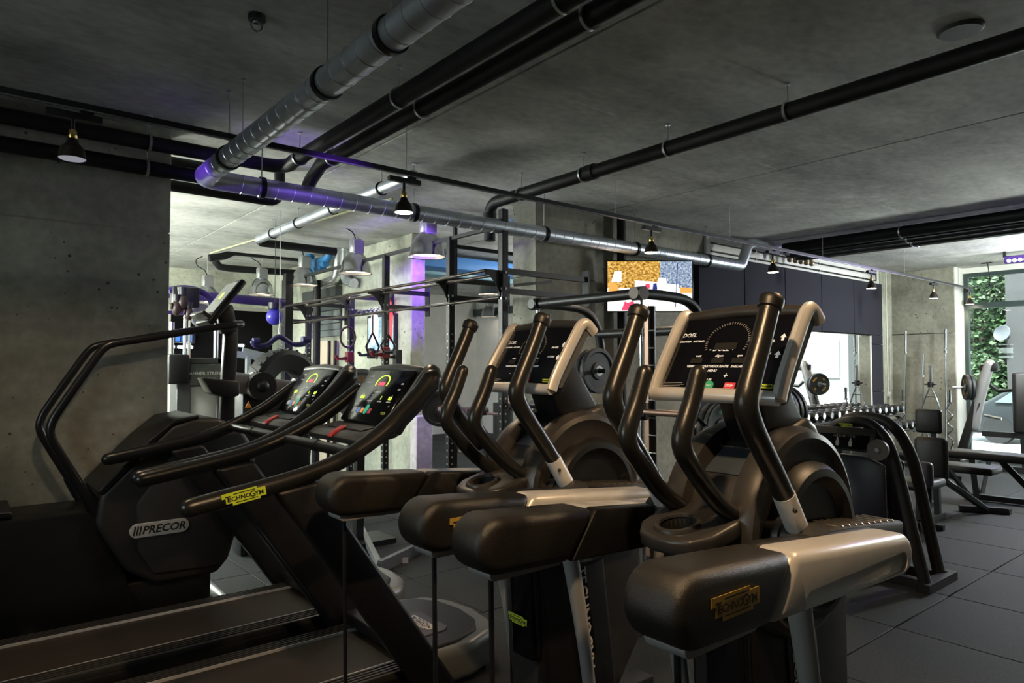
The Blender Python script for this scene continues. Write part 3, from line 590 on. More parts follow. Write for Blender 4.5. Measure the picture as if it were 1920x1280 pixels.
    for k, wd in enumerate((.09,.10,.085,.095,.07)): part('small_print', B().obox(f+en*.0035+er*(-.45*W_+wd/2)+eu*((.10-k*.02-.5)*H_), er, eu, en, wd, .0018, .0006), mat('print_grey',(.4,.4,.4),.6), fc)
    for s_, xx, yy in (('arrow', .90, .66), ('arrow', .90, .45)):
        q = f+en*.003+er*((xx-.5)*W_)+eu*((yy-.5)*H_); part('arrow_mark', B().poly([(-.012,0),(0,.016),(.012,0),(.005,0),(.005,-.012),(-.005,-.012),(-.005,0)], q, er, eu), WHITE, fc)
    q = f+en*.003+er*(-.02*W_)+eu*(.13*H_); b = B()
    for k in range(34):
        a = R(205-230*k/33); c = q+er*(math.cos(a)*.085)+eu*(math.sin(a)*.080); b.obox(c, er*math.cos(a)+eu*math.sin(a), eu*math.cos(a)-er*math.sin(a), en, .010, .0042, .0006)
    part('gauge_ticks', b, mat('tick_grey',(.16,.15,.14),.5), fc)
    part('display', B().obox(q-eu*.02, er, eu, en, .09, .028, .001), mat('lcd_off',(.02,.02,.018),.3), fc)
    for xx in (.28,.455,.62): part('display', B().obox(f+en*.003+er*((xx-.5)*W_)+eu*(-.115*H_), er, eu, en, .05, .022, .001), mat('lcd_off',(.02,.02,.018),.3), fc)
    part('start_button', B().cyl(f+er*(-.04*W_)-eu*(.43*H_)+en*.002, f+er*(-.04*W_)-eu*(.43*H_)+en*.006, .020, n=20), mat('button_green',(.05,.42,.24),.4), cn, 'round green start button')
    text('lettering', 'START', .009, WHITE, cn, f+er*(-.04*W_)-eu*(.43*H_)+en*.006, er, eu)
    sb = part('stop_button', B().obox(f+er*(.125*W_)-eu*(.43*H_)+en*.003, er, eu, en, .042, .030, .006).bevel(.002,1), mat('button_red',(.70,.06,.09),.4), cn, 'red stop button')
    text('lettering', 'STOP', .012, WHITE, sb, f+er*(.125*W_)-eu*(.43*H_)+en*.006, er, eu, bold=.0003)
    badge(fc, f+er*(.40*W_)-eu*(.42*H_)+en*.003, er, eu, .055, LIME)
    part('cable', B().tube([(2.19,Y0+.20,1.33),(2.20,Y0+.20,1.28),(2.20,Y0+.18,1.25),(2.22,Y0+.16,1.22)], .008, n=6, smooth=4), BLK, cn)
    return t
e2 = elliptical(1.395, 'nearest elliptical trainer with its console and gold badged side beam in full view')
dup(e2, (2.0,2.46,FZ), 'elliptical trainer standing between the nearer elliptical and the treadmills')

def treadmill(Y0, label):
    t = thing('treadmill', (1.5, Y0, FZ), label, 'treadmill', 'treadmills in the front row')
    bz = -.17
    part('running_belt', B().box((-.55,Y0-.27,bz-.03), (1.98,Y0+.27,bz)), mat('belt',(.020,.014,.009),.6,noise=.3,nscale=150,bump=.2,bscale=300), t)
    part('deck', B().prism([(-.62,FZ+.02),(-.62,bz-.02),(2.0,bz-.02),(2.0,FZ+.02)], (0,Y0,0), X_, Z_, .80).bevel(.02,2), PLAS, t)
    for s in (-1, 1):
        b = B().box((-.60,Y0+s*.275,bz-.03), (1.98,Y0+s*.40,bz+.012)).bevel(.008,2); r = part('side_rail', b, GREYP, t)
        b = B()
        for k in range(4): b.box((-.58,Y0+s*(.293+.027*k)-.006,bz+.011), (1.96,Y0+s*(.293+.027*k)+.006,bz+.018))
        part('rail_ridges', b, GREYP, r); part('edge_strip', B().box((-.58,Y0+s*.276-.003,bz), (1.96,Y0+s*.276+.003,bz+.016)), SILV, r)
        part('upright', B().prism([(1.15,.87),(1.36,.90),(2.16,-.27),(2.10,FZ+.02),(1.96,FZ+.02)], (0,Y0+s*.455,0), X_, Z_, .085).bevel(.022, 3, 20), STEEL, t)
        P = [(.79,.842),(.95,.867),(1.12,.895),(1.3,.93),(1.45,.972),(1.6,1.035),(1.75,1.12),(1.88,1.215),(1.985,1.30),(2.055,1.37)]
        rr = [.040,.042,.042,.042,.042,.043,.046,.050,.056,.060]
        P_, r_ = (P, rr) if s < 0 else (P[:-1]+[(2.0,1.30)], rr[:6]+[.042,.040,.036,.030])
        h = part('handrail', B().tube([(u, Y0+s*(.47-((.08 if s < 0 else .12)*max(0,(u-1.5))/.55)), z) for u, z in P_], r_, n=18, smooth=4, caps='round'), GRIP, t, ang=70)
        part('grip_joint', B().lathe([(.0435,-.006),(.0445,0),(.0435,.006)], (1.6,Y0+s*.452,1.035), V((.9,0,.42)), 20), PLAS, h)
        if s < 0: part('shoulder', B().tube([(1.82,Y0+s*.385,1.13),(1.95,Y0+s*.375,1.25),(2.05,Y0+s*.36,1.36),(2.09,Y0+s*.33,1.405),(2.10,Y0+s*.28,1.41)], [.05,.062,.064,.055,.035], n=14, smooth=4, caps='round'), GREYP, h)
        if s < 0: badge(h, (1.005,Y0-.5135,.876), V((1,0,.155)), V((-.155,0,1)), .19, LIME, label='lime yellow maker\'s badge')
    part('cross_bar', B().cyl((1.56,Y0-.44,1.01), (1.56,Y0+.44,1.01), .030, n=18), GRIP, t)
    part('bar_collar', B().cyl((1.56,Y0-.03,1.01), (1.56,Y0+.02,1.01), .034, n=18), PLAS, t)
    ty = part('tray', B().prism([(1.66,1.02),(1.645,1.055),(1.69,1.085),(1.86,1.115),(1.88,1.06)], (0,Y0,0), X_, Z_, .68).bevel(.014, 2), GREYP, t)
    part('tray_groove', B().prism([(1.72,1.092),(1.84,1.113),(1.84,1.117),(1.72,1.097)], (0,Y0,0), X_, Z_, .42), PLAS, ty)
    part('safety_key', B().prism([(1.635,1.05),(1.65,1.075),(1.73,1.112),(1.735,1.105),(1.66,1.06)], (0,Y0+.02,0), X_, Z_, .055).bevel(.004,1), RED, t, 'red safety key')
    er = -Y_; d = V((.19,0,.275)); Hc = d.length; eu = d.normalized(); en = er.cross(eu); o = V((1.935,Y0,1.268)); W_ = .55; H_ = Hc+.025
    cn = part('console', B().obox(o-en*.05+er*.02, er, eu, en, .64, H_+.04, .08).bevel(.03, 3), GREYP, t)
    hd = part('console_hood', B().tube([o-er*.30+eu*(H_*.5+.01)-en*.02, o+eu*(H_*.5+.025)-en*.015, o+er*.30+eu*(H_*.5+.01)-en*.02], [.03,.033,.03], n=12, smooth=5, caps='round'), GREYP, cn)
    fc = part('console_glass', B().obox(o+en*.004, er, eu, en, W_, H_, .022).bevel(.010, 2), GLOSS, cn)
    f = o+en*.014
    at2 = lambda x, y: f+er*((x-.5)*W_)+eu*((y-.5)*H_)+en*.002
    glyphs(fc, fc, [('DOEL',.16,.86,.018),('- TIJD  KM',.17,.74,.013),('- DOEL +',.48,.56,.018),('km/u',.22,.50,.011),('hf',.42,.50,.011),('%',.84,.50,.011),('TIJD',.22,.385,.011),('CALORIEN',.42,.385,.011),('AFSTAND',.64,.385,.011),('HELLING',.83,.385,.011),('SNEL',.90,.73,.013),('STOP',.90,.62,.013),('- +',.17,.31,.020),('- +',.88,.31,.020)], f, er, eu, W_, H_, WHITE)
    b = B()
    for k in range(30):
        a = R(200-220*k/29); c = at2(.47,.74)+er*(math.cos(a)*.070)+eu*(math.sin(a)*.052); b.obox(c, er, eu, en, .012, .008, .0008)
    part('gauge_lamps', b, emis('lime',(.50,.85,.05),1.1), fc)
    part('display', B().obox(at2(.47,.72), er, eu, en, .075, .022, .001), emis('red_digits',(.9,.06,.12),.9), fc)
    for x, s_ in ((.22,'12:0'),(.64,'1'),(.83,'0.8')): text('digits', s_, .030, emis('lime_digits',(.65,.9,.05),1.3), fc, at2(x,.45), er, eu, bold=.001)
    for x, c, nm, wd in ((.22,(.30,.30,.31),'grey',.05),(.31,(.10,.25,.65),'blue',.032),(.39,(.85,.33,.06),'orange',.032),(.56,(.75,.07,.12),'red',.032)):
        part(nm+'_button', B().obox(at2(x,.20), er, eu, en, wd, .034, .004).bevel(.002,1), mat('button_'+nm, c, .4, emit=c, estr=.25), cn)
    part('green_button', B().prism([(.019*math.cos(R(a)), .032*math.sin(R(a))) for a in range(0,360,20)], at2(.475,.225), er, eu, .005), mat('button_teal',(.03,.42,.28),.4, emit=(.03,.42,.28), estr=.3), cn)
    badge(fc, at2(.86,.18), er, eu, .05, LIME)
    # motor hood
    pl = [(1.98,-.47),(2.30,-.46),(2.50,-.38),(2.60,-.22),(2.63,0),(2.60,.22),(2.50,.38),(2.30,.46),(1.98,.47)]
    hood = part('motor_hood', B().prism(pl, (0,Y0,-.20), X_, Y_, .20).bevel(.05, 4, 20), mat('hood_silver',(.22,.23,.23),.35,.5), t, 'silver rimmed motor hood')
    part('hood_top', B().prism([(1.92+(u-1.98)*.93, v*.90) for u, v in pl], (0,Y0,-.12), X_, Y_, .07).bevel(.02, 3, 20), PLAS, hood)
    hp = part('hood_plate', B().prism([(2.10,-.20),(2.24,-.20),(2.28,-.16),(2.28,.12),(2.24,.16),(2.10,.16)], (0,Y0-.06,-.083), X_, Y_, .012).bevel(.004,1), mat('plate_violet',(.07,.065,.085),.5), hood)
    badge(hp, (2.18,Y0-.08,-.076), -Y_, X_, .25, SILB, label='silver maker\'s badge')
    for u in (-.45, 2.45):
        for s in (-1, 1): part('foot', B().cyl((u,Y0+s*.32,FZ), (u,Y0+s*.32,FZ+.05), .03, n=12), PLAS, t)
    return t
t2 = treadmill(3.61, 'nearer treadmill with its lit console beside the row of elliptical trainers')
dup(t2, (1.5,4.645,FZ), 'farther treadmill standing next to the stepper by the concrete wall')

# stepper beside the concrete wall
Y0, YN = 5.48, 5.16
t = thing('stair_stepper', (1.0, Y0, FZ), 'dark stepper with tall looping handrails against the concrete wall', 'exercise machine')
pg = [(.74,.40),(.76,.60),(.92,.76),(1.06,.92),(1.18,1.03),(1.32,1.08),(1.50,1.07),(1.66,.98),(1.78,.80),(1.70,.45),(1.58,.05),(1.50,-.04),(1.10,-.04),(.92,.08)]
part('housing', B().prism(pg, (0,Y0,0), X_, Z_, .60).bevel(.035, 3, 15), mat('stepper_brown',(.030,.026,.024),.5,bump=.05,bscale=200), t)
sp_ = part('side_cover', B().prism([(.97,.52),(1.20,.86),(1.62,.82),(1.60,.20),(1.52,.02),(1.08,.04),(.98,.22)], (0,YN+.006,0), X_, Z_, .03).bevel(.012,2), mat('stepper_grey',(.036,.033,.032),.5,bump=.05,bscale=200), t)
part('top_band', B().prism([(.74,.62),(1.04,.94),(1.2,1.075),(1.36,1.10),(1.36,1.07),(1.2,1.04),(1.06,.90),(.78,.60)], (0,Y0+.02,0), X_, Z_, .64).bevel(.008,1), PLAS, t)
o = V((1.11,YN-.012,.345)); lg = part('name_plate', B().prism(pill(-.185,.185,-.048,.048), o, X_, Z_, .010).bevel(.003,1), mat('plate_silver',(.50,.48,.46),.4), t, 'silver oblong name plate')
text('lettering', 'PRECOR', .072, INK, lg, o+V((.025,-.004,-.002)), X_, Z_, bold=.002, shear=.25, wid=1.0)
for k in range(3): part('logo_stripe', B().prism([(0,-.03),(.010,-.03),(.022,.03),(.012,.03)], o+V((-.165+.018*k,-.0055,0)), X_, Z_, .002), INK, lg)
part('plinth', B().box((.40,YN+.10,FZ+.03), (1.48,Y0+.24,-.02)).bevel(.02,2), PLAS, t)
for u in (.4, 1.6): part('stabiliser', B().cyl((u,YN-.02,FZ+.04), (u,Y0+.33,FZ+.04), .04, n=14), ZINC, t)
for k in range(4): part('step', B().box((.08+.16*k,Y0-.24,.46-.16*k+ .05), (.30+.16*k,Y0+.24,.50-.16*k+.05)).bevel(.008,1), PLAS, t)
part('step_housing', B().prism([(.06,.50),(.74,.50),(.92,.08),(1.0,FZ+.05),(.2,FZ+.05)], (0,Y0,0), X_, Z_, .5).bevel(.02,2), PLAS, t)
for s, yy, dx in ((-1,5.25,.02),(1,5.70,0)):
    P = [(1.60,1.755),(1.30,1.70),(1.0,1.635),(.82,1.60),(.745,1.555),(.66,1.42),(.53,1.20),(.475,1.09),(.47,1.0),(.53,.87),(.62,.70),(.69,.57)]
    part('handrail', B().tube([(u+dx,yy,z) for u, z in P], .026, n=14, smooth=4, caps='round'), GRIP, t, ang=70)
    part('rail_socket', B().tube([(.64+dx,yy,.67),(.70+dx,yy,.55),(.78,yy-.02*s,.45)], [.036,.042,.05], n=14), PLAS, t)
part('front_rail', B().tube([(1.60,5.25,1.755),(1.68,5.30,1.765),(1.70,5.48,1.77),(1.68,5.65,1.765),(1.60,5.70,1.755)], .026, n=12, smooth=4), GRIP, t, ang=70)
part('mast', B().bar((1.63,Y0,.95), (1.66,Y0,1.80), .08, .10).bevel(.015,2), STEEL, t)
er = -Y_; d = V((.25,0,.34)); eu = d.normalized(); en = er.cross(eu); o = V((1.58,Y0,1.93))
cn = part('console', B().obox(o, er, eu, en, .36, .42, .05).bevel(.018,3), PLAS, t)
part('console_screen', B().obox(o+en*.025+eu*.03, er, eu, en, .30, .30, .006), GLOSS, cn); part('screen_lamps', B().obox(o+en*.029+eu*.05, er, eu, en, .07, .06, .001), emis('lime',(.50,.85,.05),1.1), cn)
part('console_shelf', B().obox(o+en*.05-eu*.17, er, eu, en, .34, .03, .08).bevel(.006,1), GREYP, cn)
part('console_neck', B().bar((1.64,Y0,1.70), o-en*.03, .10, .12).bevel(.02,2), GREYP, t)
part('bottle_shelf', B().prism([(1.44,1.36),(1.70,1.33),(1.70,1.22),(1.62,1.20),(1.50,1.24)], (0,Y0,0), X_, Z_, .22).bevel(.015,2), PLAS, t)
# ================================================================== FREE WEIGHTS, RIGHT SIDE
def plate(b, c, ax, r, th, hole=.027):
    return b.lathe([(hole,-th/2),(r*.38,-th/2),(r*.40,-th*.30),(r*.78,-th*.30),(r*.84,-th/2),(r*.97,-th/2),(r,-th*.35),(r,th*.35),(r*.97,th/2),(r*.84,th/2),(r*.78,th*.30),(r*.40,th*.30),(r*.38,th/2),(hole,th/2),(hole,-th/2)], c, ax, 36)
def weight(c, ax, r, th, label, group, ex=None, word=None, m=None, wm=None, rim=None):
    c = V(c); ax = V(ax).normalized()
    o = thing('weight_plate', c-Z_*r, label, 'weight plate', group)
    d = part('disc', plate(B(), c, ax, r, th), m or IRON, o)
    part('hub_ring', B().lathe([(.027,-th/2-.001),(.05,-th/2-.001),(.05,th/2+.001),(.027,th/2+.001),(.027,-th/2-.001)], c, ax, 20), ZINC, o)
    if word:
        ex = V(ex).normalized(); ey = ax.cross(ex)
        for a, s in word:
            u = ex*math.cos(R(a))+ey*math.sin(R(a)); tx = ex*math.cos(R(a-90))+ey*math.sin(R(a-90))
            text('lettering', s, r*.24, wm, d, c+u*(r*.60)+ax*(th*.32), tx, u, bold=.0015)
    if rim: part('rim_band', B().lathe([(r*1.001,-th*.25),(r*1.006,0),(r*1.001,th*.25)], c, ax, 36), rim, o)
    return o
GREENW = mat('paint_green', (.05,.36,.12), .5); ORNW = mat('paint_amber', (.75,.42,.05), .5)

# smith machine by the television wall
SX, S0, S1 = 4.45, 3.72, 5.02
t = thing('smith_machine', (4.8, 4.4, FZ), 'black smith machine frame with chrome guide rods and a fixed barbell', 'smith machine')
ST = mat('satin_black_tube', (.012,.012,.013), .42)
for y in (S0, S1):
    part('upright', B().tube([(SX+.10,y,FZ+.05),(SX+.10,y,1.95)], .043, n=16), ST, t)
    part('guide_rod', B().cyl((SX-.02,y,FZ+.1), (SX-.02,y,2.0), .016, n=12), CHROME, t)
    st = part('hook_strip', B().box((SX+.045,y-.02,FZ+.2), (SX+.06,y+.02,1.95)), mat('copper_strip',(.32,.20,.15),.35,.7), t)
    b = B()
    for k in range(13): b.cyl((SX+.05,y-.02,.0+.145*k), (SX+.05,y-.09,.0+.145*k), .008, n=8)
    part('hook_peg', b, ZINC, st)
    part('side_tube', B().tube([(SX,y,2.05),(SX+.35,y,2.05),(SX+.62,y,2.02),(SX+.78,y,1.90),(SX+.86,y,1.70),(SX+.98,y,1.0),(SX+1.10,y,.2),(SX+1.18,y,FZ+.05)], .045, n=16, smooth=4), ST, t, ang=70)
    part('floor_tube', B().bar((SX-.2,y,FZ+.04), (SX+1.3,y,FZ+.04), .08, .08).bevel(.01,1), ST, t)
    part('end_boss', B().cyl((SX-.05,y-.06,2.05), (SX-.05,y+.06,2.05), .058, n=20).cyl((SX-.11,y,2.05),(SX+.03,y,2.05), .05, n=20), mat('boss_pale',(.17,.14,.125),.45,.2) if y == S0 else ST, t)
part('top_tube', B().cyl((SX-.04,S0-.05,2.05), (SX-.04,S1+.06,2.05), .045, n=16), ST, t)
part('rear_tube', B().cyl((SX+.84,S0,1.78), (SX+.84,S1,1.78), .045, n=16), ST, t)
part('rear_tube', B().cyl((SX+1.1,S0,.15), (SX+1.1,S1,.15), .045, n=16), ST, t)
part('knob', B().ball((SX+.30,S1,1.86), .03, n=10), ZINC, t)
bz = 1.07
br = part('sliding_bar', B().cyl((SX-.06,S0-.05,bz), (SX-.06,S1+.45,bz), .014, n=12), mat('worn_bar',(.40,.34,.30),.35,.9), t)
part('bar_sleeve', B().cyl((SX-.06,S0-.06,bz), (SX-.06,S0-.50,bz), .026, n=14), mat('worn_sleeve',(.30,.20,.16),.4,.8), br); part('bar_sleeve', B().cyl((SX-.06,S1+.06,bz), (SX-.06,S1+.45,bz), .026, n=14), mat('worn_sleeve',(.3,.2,.16),.4,.8), br)
for y in (S0, S1): part('slide_block', B().cyl((SX-.02,y,bz-.07), (SX-.02,y,bz+.07), .045, n=14).cyl((SX-.06,y-.04,bz),(SX-.06,y+.05,bz), .04, n=14), PLAS, br)
# storage pegs and plates
gp = 'plates on the smith machine pegs'
pc = at(1352,803,Y=3.46); part('storage_peg', B().cyl((pc.x,3.36,pc.z), (pc.x,S0,pc.z), .024, n=12), mat('worn_sleeve',(.3,.2,.16),.4,.8), t); part('storage_peg_arm', B().bar((pc.x,S0+.0,pc.z), (SX+1.02,S0,.75), .06, .06), ST, t)
weight((pc.x,3.47,pc.z), (0,-1,0), .225, .045, 'grey plate with green lettering on the front peg of the smith machine', gp, X_, [(90,'10KG'),(0,'10'),(180,'10'),(270,'10KG')], None, GREENW)
weight((pc.x,3.53,pc.z), (0,-1,0), .225, .06, 'dark plate tucked behind the green lettered plate', gp)
for (px_, py_, rr, lab) in ((1120,695,.225,'upper dark plate on the rear peg of the smith machine'),(1133,795,.20,'lower dark plate on the rear peg of the smith machine')):
    c = at(px_, py_, Y=4.7); part('storage_peg', B().cyl((c.x,4.58,c.z), (c.x,S1,c.z), .022, n=12), ST, t); weight(c, (0,-1,0), rr, .06, lab, gp)
    weight(c+V((0,.075,0)), (0,-1,0), rr*.98, .05, lab.replace('dark plate', 'plate behind the dark plate'), gp)
# stack of purple rimmed plates behind the nearest console
c0 = at(1478,772,Y=2.9)
tr_ = thing('plate_tree', (c0.x+.12, 2.95, FZ), 'plate storage post behind the nearest console holding three discs', 'plate rack')
part('post', B().box((c0.x+.06,2.98,FZ), (c0.x+.14,3.06,1.2)).box((c0.x-.25,2.9,FZ), (c0.x+.45,3.14,FZ+.06)), ST, tr_); part('peg', B().cyl((c0.x-.1,3.02,c0.z), (c0.x+.35,3.02,c0.z), .024, n=10), CHROME, tr_)
for k, lab in enumerate(('leftmost of the three black discs glinting purple behind the nearest console','middle one of the three black discs glinting purple behind the nearest console','rightmost of the three black discs glinting purple behind the nearest console')):
    weight((c0.x-.01+.07*k, 3.02, c0.z), (1,0,0), .215, .05, lab, 'discs on the plate post')

# abductor machine
AX = 6.0
t = thing('abductor_machine', (6.2, 2.6, FZ), 'black abductor machine with arched tubes and a small pictogram panel', 'exercise machine')
a1 = [(AX,3.05,.60),(AX,2.98,.80),(AX,2.88,.91),(AX,2.74,.965),(AX,2.60,.965),(AX,2.50,.90),(AX,2.42,.78),(AX,2.34,.50),(AX,2.27,.18),(AX,2.20,-.14),(AX,2.16,FZ+.02)]
part('front_arch', B().tube(a1, .048, n=16, smooth=4), ST, t, ang=70)
a2 = [(6.4,3.15,.60),(6.4,3.05,.85),(6.4,2.93,.96),(6.4,2.79,.985),(6.4,2.63,.965),(6.4,2.51,.88),(6.4,2.42,.72),(6.4,2.36,.52),(6.4,2.27,.05),(6.4,2.2,FZ+.02)]
part('rear_arch', B().tube(a2, .048, n=16, smooth=4), ST, t, ang=70)
er = -Y_; eu = V((.2,0,.98)); en = er.cross(eu)
o = at(1585,822,X=5.93)
pn = part('panel', B().obox(o, er, eu, en, .50, .20, .04).bevel(.015,2), PLAS, t); pg_ = part('picture_plate', B().obox(o+en*.021-eu*.025, er, eu, en, .42, .12, .004), GLOSS, pn)
text('lettering', 'ABDUCTOR', .028, mat('print_grey',(.4,.4,.4),.6), pg_, o+en*.024+eu*.02, er, eu, track=1.3)
for k in (-1, 1):
    q = o+en*.024+er*(.055*k)-eu*.035; b = B().prism([(-.012,-.03),(.012,-.03),(.016,.0),(.006,.025),(-.006,.025),(-.016,.0)], q, er, eu, .001).prism([(.008*math.cos(R(a)), .033+.008*math.sin(R(a))) for a in range(0,360,45)], q, er, eu, .001)
    part('pictogram', b, mat('print_pale',(.5,.5,.52),.6), pg_)
badge(t, at(1586,797,X=5.88), er, eu, .11, LIME)
sh = [(3.0,.62),(2.80,.69),(2.60,.68),(2.45,.62),(2.44,.0),(2.44,FZ+.05),(3.0,FZ+.05)]
part('weight_shroud', B().prism([(-(y-2.7), z) for y, z in sh], (6.0,2.7,0), -Y_, Z_, .05, en=X_).bevel(.02,2), mat('shroud_dark',(.010,.009,.02),.35), t)
part('rear_shroud', B().prism([(-(y-2.7), z) for y, z in sh], (6.38,2.7,0), -Y_, Z_, .05, en=X_).bevel(.02,2), mat('shroud_dark',(.010,.009,.02),.35), t)
b = B(); part('guide_rod', b.cyl((6.2,2.62,FZ+.1), (6.2,2.62,.85), .012, n=8).cyl((6.2,2.82,FZ+.1), (6.2,2.82,.85), .012, n=8), CHROME, t)
for k in range(8): part('stack_plate', B().box((6.13,2.53,FZ+.1+.055*k), (6.27,2.91,FZ+.148+.055*k)), IRON, t)
c = at(1648,843,X=5.9); dd = part('pulley_disc', B().cyl(c, c-X_*.03, .085, n=24), mat('disc_grey',(.16,.15,.15),.45), t); part('disc_screw', B().cyl(c-X_*.03, c-X_*.04, .02, n=10), ZINC, dd)
part('base_tube', B().box((5.9,2.1,FZ), (6.5,2.2,FZ+.07)).box((6.0,2.15,FZ),(6.08,3.05,FZ+.07)).box((6.36,2.15,FZ),(6.44,3.05,FZ+.07)), ST, t)
# upholstered seat with pads
t = thing('seat_bench', (8.6,3.02,FZ), 'black upholstered seat with tall back pad and headrest behind the abductor machine', 'seat')
def pad(name, px0, py0, px1, py1, X, th, par, m=VINYL, bv=.03):
    a, c = at(px0,py0,X=X), at(px1,py1,X=X); return part(name, B().box((X,min(a.y,c.y),min(a.z,c.z)), (X+th,max(a.y,c.y),max(a.z,c.z))).bevel(bv,3), m, par)
pad('headrest', 1714,766,1765,814, 8.6, .08, t); pad('back_pad', 1711,817,1776,905, 8.62, .10, t, bv=.05)
part('seat_pad', B().box((8.0,2.86,.10), (8.60,3.22,.20)).bevel(.04,3), VINYL, t); part('pad_post', B().bar((8.74,3.03,.9), (8.80,3.03,FZ+.05), .06, .06), STEEL, t)
part('frame', B().bar((8.1,3.03,FZ+.04), (8.9,3.03,FZ+.04), .08, .08).bar((8.3,3.03,.1), (8.3,3.03,FZ), .07, .07).bar((8.3,2.8,FZ+.03),(8.3,3.26,FZ+.03), .06,.06), STEEL, t)
c = at(1735,890,X=7.6); part('knee_pad', B().obox((7.6,c.y,c.z), X_, Y_, Z_, .10, .14, .26).bevel(.04,3), mat('vinyl_violet',(.05,.04,.06),.4), t); part('knee_pad_arm', B().bar((7.65,c.y,c.z-.1), (7.75,c.y+.04,FZ+.05), .06, .08).bar((7.75,c.y+.04,FZ+.05),(8.3,3.03,FZ+.05),.06,.06), STEEL, t)
# adjustable bench
t = thing('adjustable_bench', (9.5,3.0,FZ), 'low black adjustable bench with slanting rear frame and wheels on the rubber floor', 'bench')
a, c = at(1780,868,X=9.5), at(1868,880,X=9.5)
part('seat_pad', B().box((9.35,c.y,a.z-.09), (9.75,a.y+.25,a.z)).bevel(.025,2), VINYL, t)
f0, f1 = at(1770,900,X=9.0), at(1850,955,Z=FZ+.05)
part('main_beam', B().bar(f0, f1, .07, .06).bevel(.01,1), STEEL, t); b = B()
for k in range(4): q = f0.lerp(f1, .15+.2*k); b.obox(q+Z_*.034, (f1-f0), Y_, Z_, .13, .05, .006)
part('ladder_steps', b, ZINC, t)
part('strut', B().bar(f0+Z_*.2, f1+V((-.05,.1,.06)), .04, .04).bar(f0+V((.35,-.05,-.02)), f0+V((.5,.25,.03)), .05, .05), STEEL, t)
part('rear_foot', B().bar(f1+V((-.1,.26,-.01)), f1+V((.15,-.18,-.01)), .09, .08).bevel(.015,2), STEEL, t)
for k in (0, 1): q = f1+V((.16-.1*k,-.2+.16*k,-.03)); part('wheel', B().cyl(q, q+Y_*.05, .05, n=14), PLAS, t)
part('front_leg', B().bar((9.5,a.y+.2,a.z-.08), (9.5,a.y+.25,FZ), .06,.06).bar((9.3,a.y+.25,FZ+.03), (9.75,a.y+.25,FZ+.03), .06,.06).bar(f0,(9.5,a.y+.1,a.z-.07),.06,.06), STEEL, t)
# flat bench and frame further right
t = thing('flat_bench', (10.6,2.9,FZ), 'long flat black bench with diagonal legs in front of the street window', 'bench')
a, c = at(1786,843,X=10.4), at(1935,856,X=10.4)
part('bench_pad', B().box((10.3,c.y,a.z-.10), (10.7,a.y+.05,a.z)).bevel(.03,3), VINYL, t)
part('leg', B().bar((10.5,c.y+.35,a.z-.1), (10.6,c.y-.1,FZ), .07, .07), STEEL, t); part('leg', B().bar((10.5,a.y-.2,a.z-.1), (10.5,a.y-.25,FZ), .07, .07), STEEL, t)
part('floor_beam', B().bar((10.5,a.y-.1,FZ+.05), (10.6,c.y-.3,FZ+.05), .08, .07), STEEL, t); part('brace', B().bar((10.5,a.y-.3,FZ+.1),(10.55,c.y+.5,a.z-.12), .04,.04), ZINC, t)

# leg press by the window
GX = 13.7; lat = V((-.52,.85,0)); fw_ = V((.85,.52,0))
t = thing('lever_press', (GX,4.2,FZ), 'grey plate loaded lever machine with slanting arm in front of the street window', 'exercise machine')
MG = mat('machine_grey', (.30,.30,.30), .4, .3); MD = mat('machine_dark', (.012,.012,.012), .4)
g = lambda x, y, dx=0: at(x, y, X=GX+dx)
part('lower_arm', B().bar(g(1800,858), g(1834,752), .17, .13).bevel(.02,2), MD, t)
part('main_arm', B().tube([g(1826,800), g(1833,760), g(1840,728), g(1852,690), g(1856,682)], [.085,.09,.10,.085,.08], n=16, smooth=3, caps='round'), MG, t, ang=70)
part('arm_head', B().bar(g(1838,690), g(1872,688), .12, .14).bevel(.03,2), MD, t)
c = g(1823,726); part('plate_peg', B().cyl(c+lat*.30, c-lat*.15, .025, n=12), ZINC, t)
part('lower_peg', B().cyl(g(1845,778), g(1878,785), .025, n=10), ZINC, t)
part('grip_bar', B().tube([g(1858,722), g(1872,733), g(1905,731)], .03, n=10), MD, t)
part('back_pad', B().obox(g(1926,755), lat, Z_, fw_, .40, 1.0, .12).bevel(.04,3), VINYL, t)
part('pad_post', B().bar(g(1918,800), (GX,3.4,FZ), .08, .08), MD, t); part('cross_tube', B().bar(g(1842,812), g(1930,818), .07,.09), MD, t)
part('base', B().bar(V((GX,4.75,FZ+.05)), V((GX,3.2,FZ+.05)), .10, .10).bar(V((GX-.5,4.2,FZ+.05)), V((GX+.4,4.2,FZ+.05)), .10, .10).bar(g(1800,858), V((GX,4.55,FZ+.05)), .12, .12), MD, t)
weight(c+lat*.02, lat, .225, .05, 'bumper plate with amber lettering on the lever machine peg', 'plates on the lever machine', fw_, [(45,'GYM'),(135,'20'),(225,'GYM'),(315,'20')], mat('rubber_plate',(.022,.024,.026),.5), ORNW)
weight(c+lat*.085, lat, .225, .06, 'second bumper plate against the amber lettered one on the lever machine', 'plates on the lever machine', fw_, [(45,'GYM'),(135,'20'),(225,'GYM'),(315,'20')], mat('rubber_plate',(.022,.024,.026),.5), ORNW)

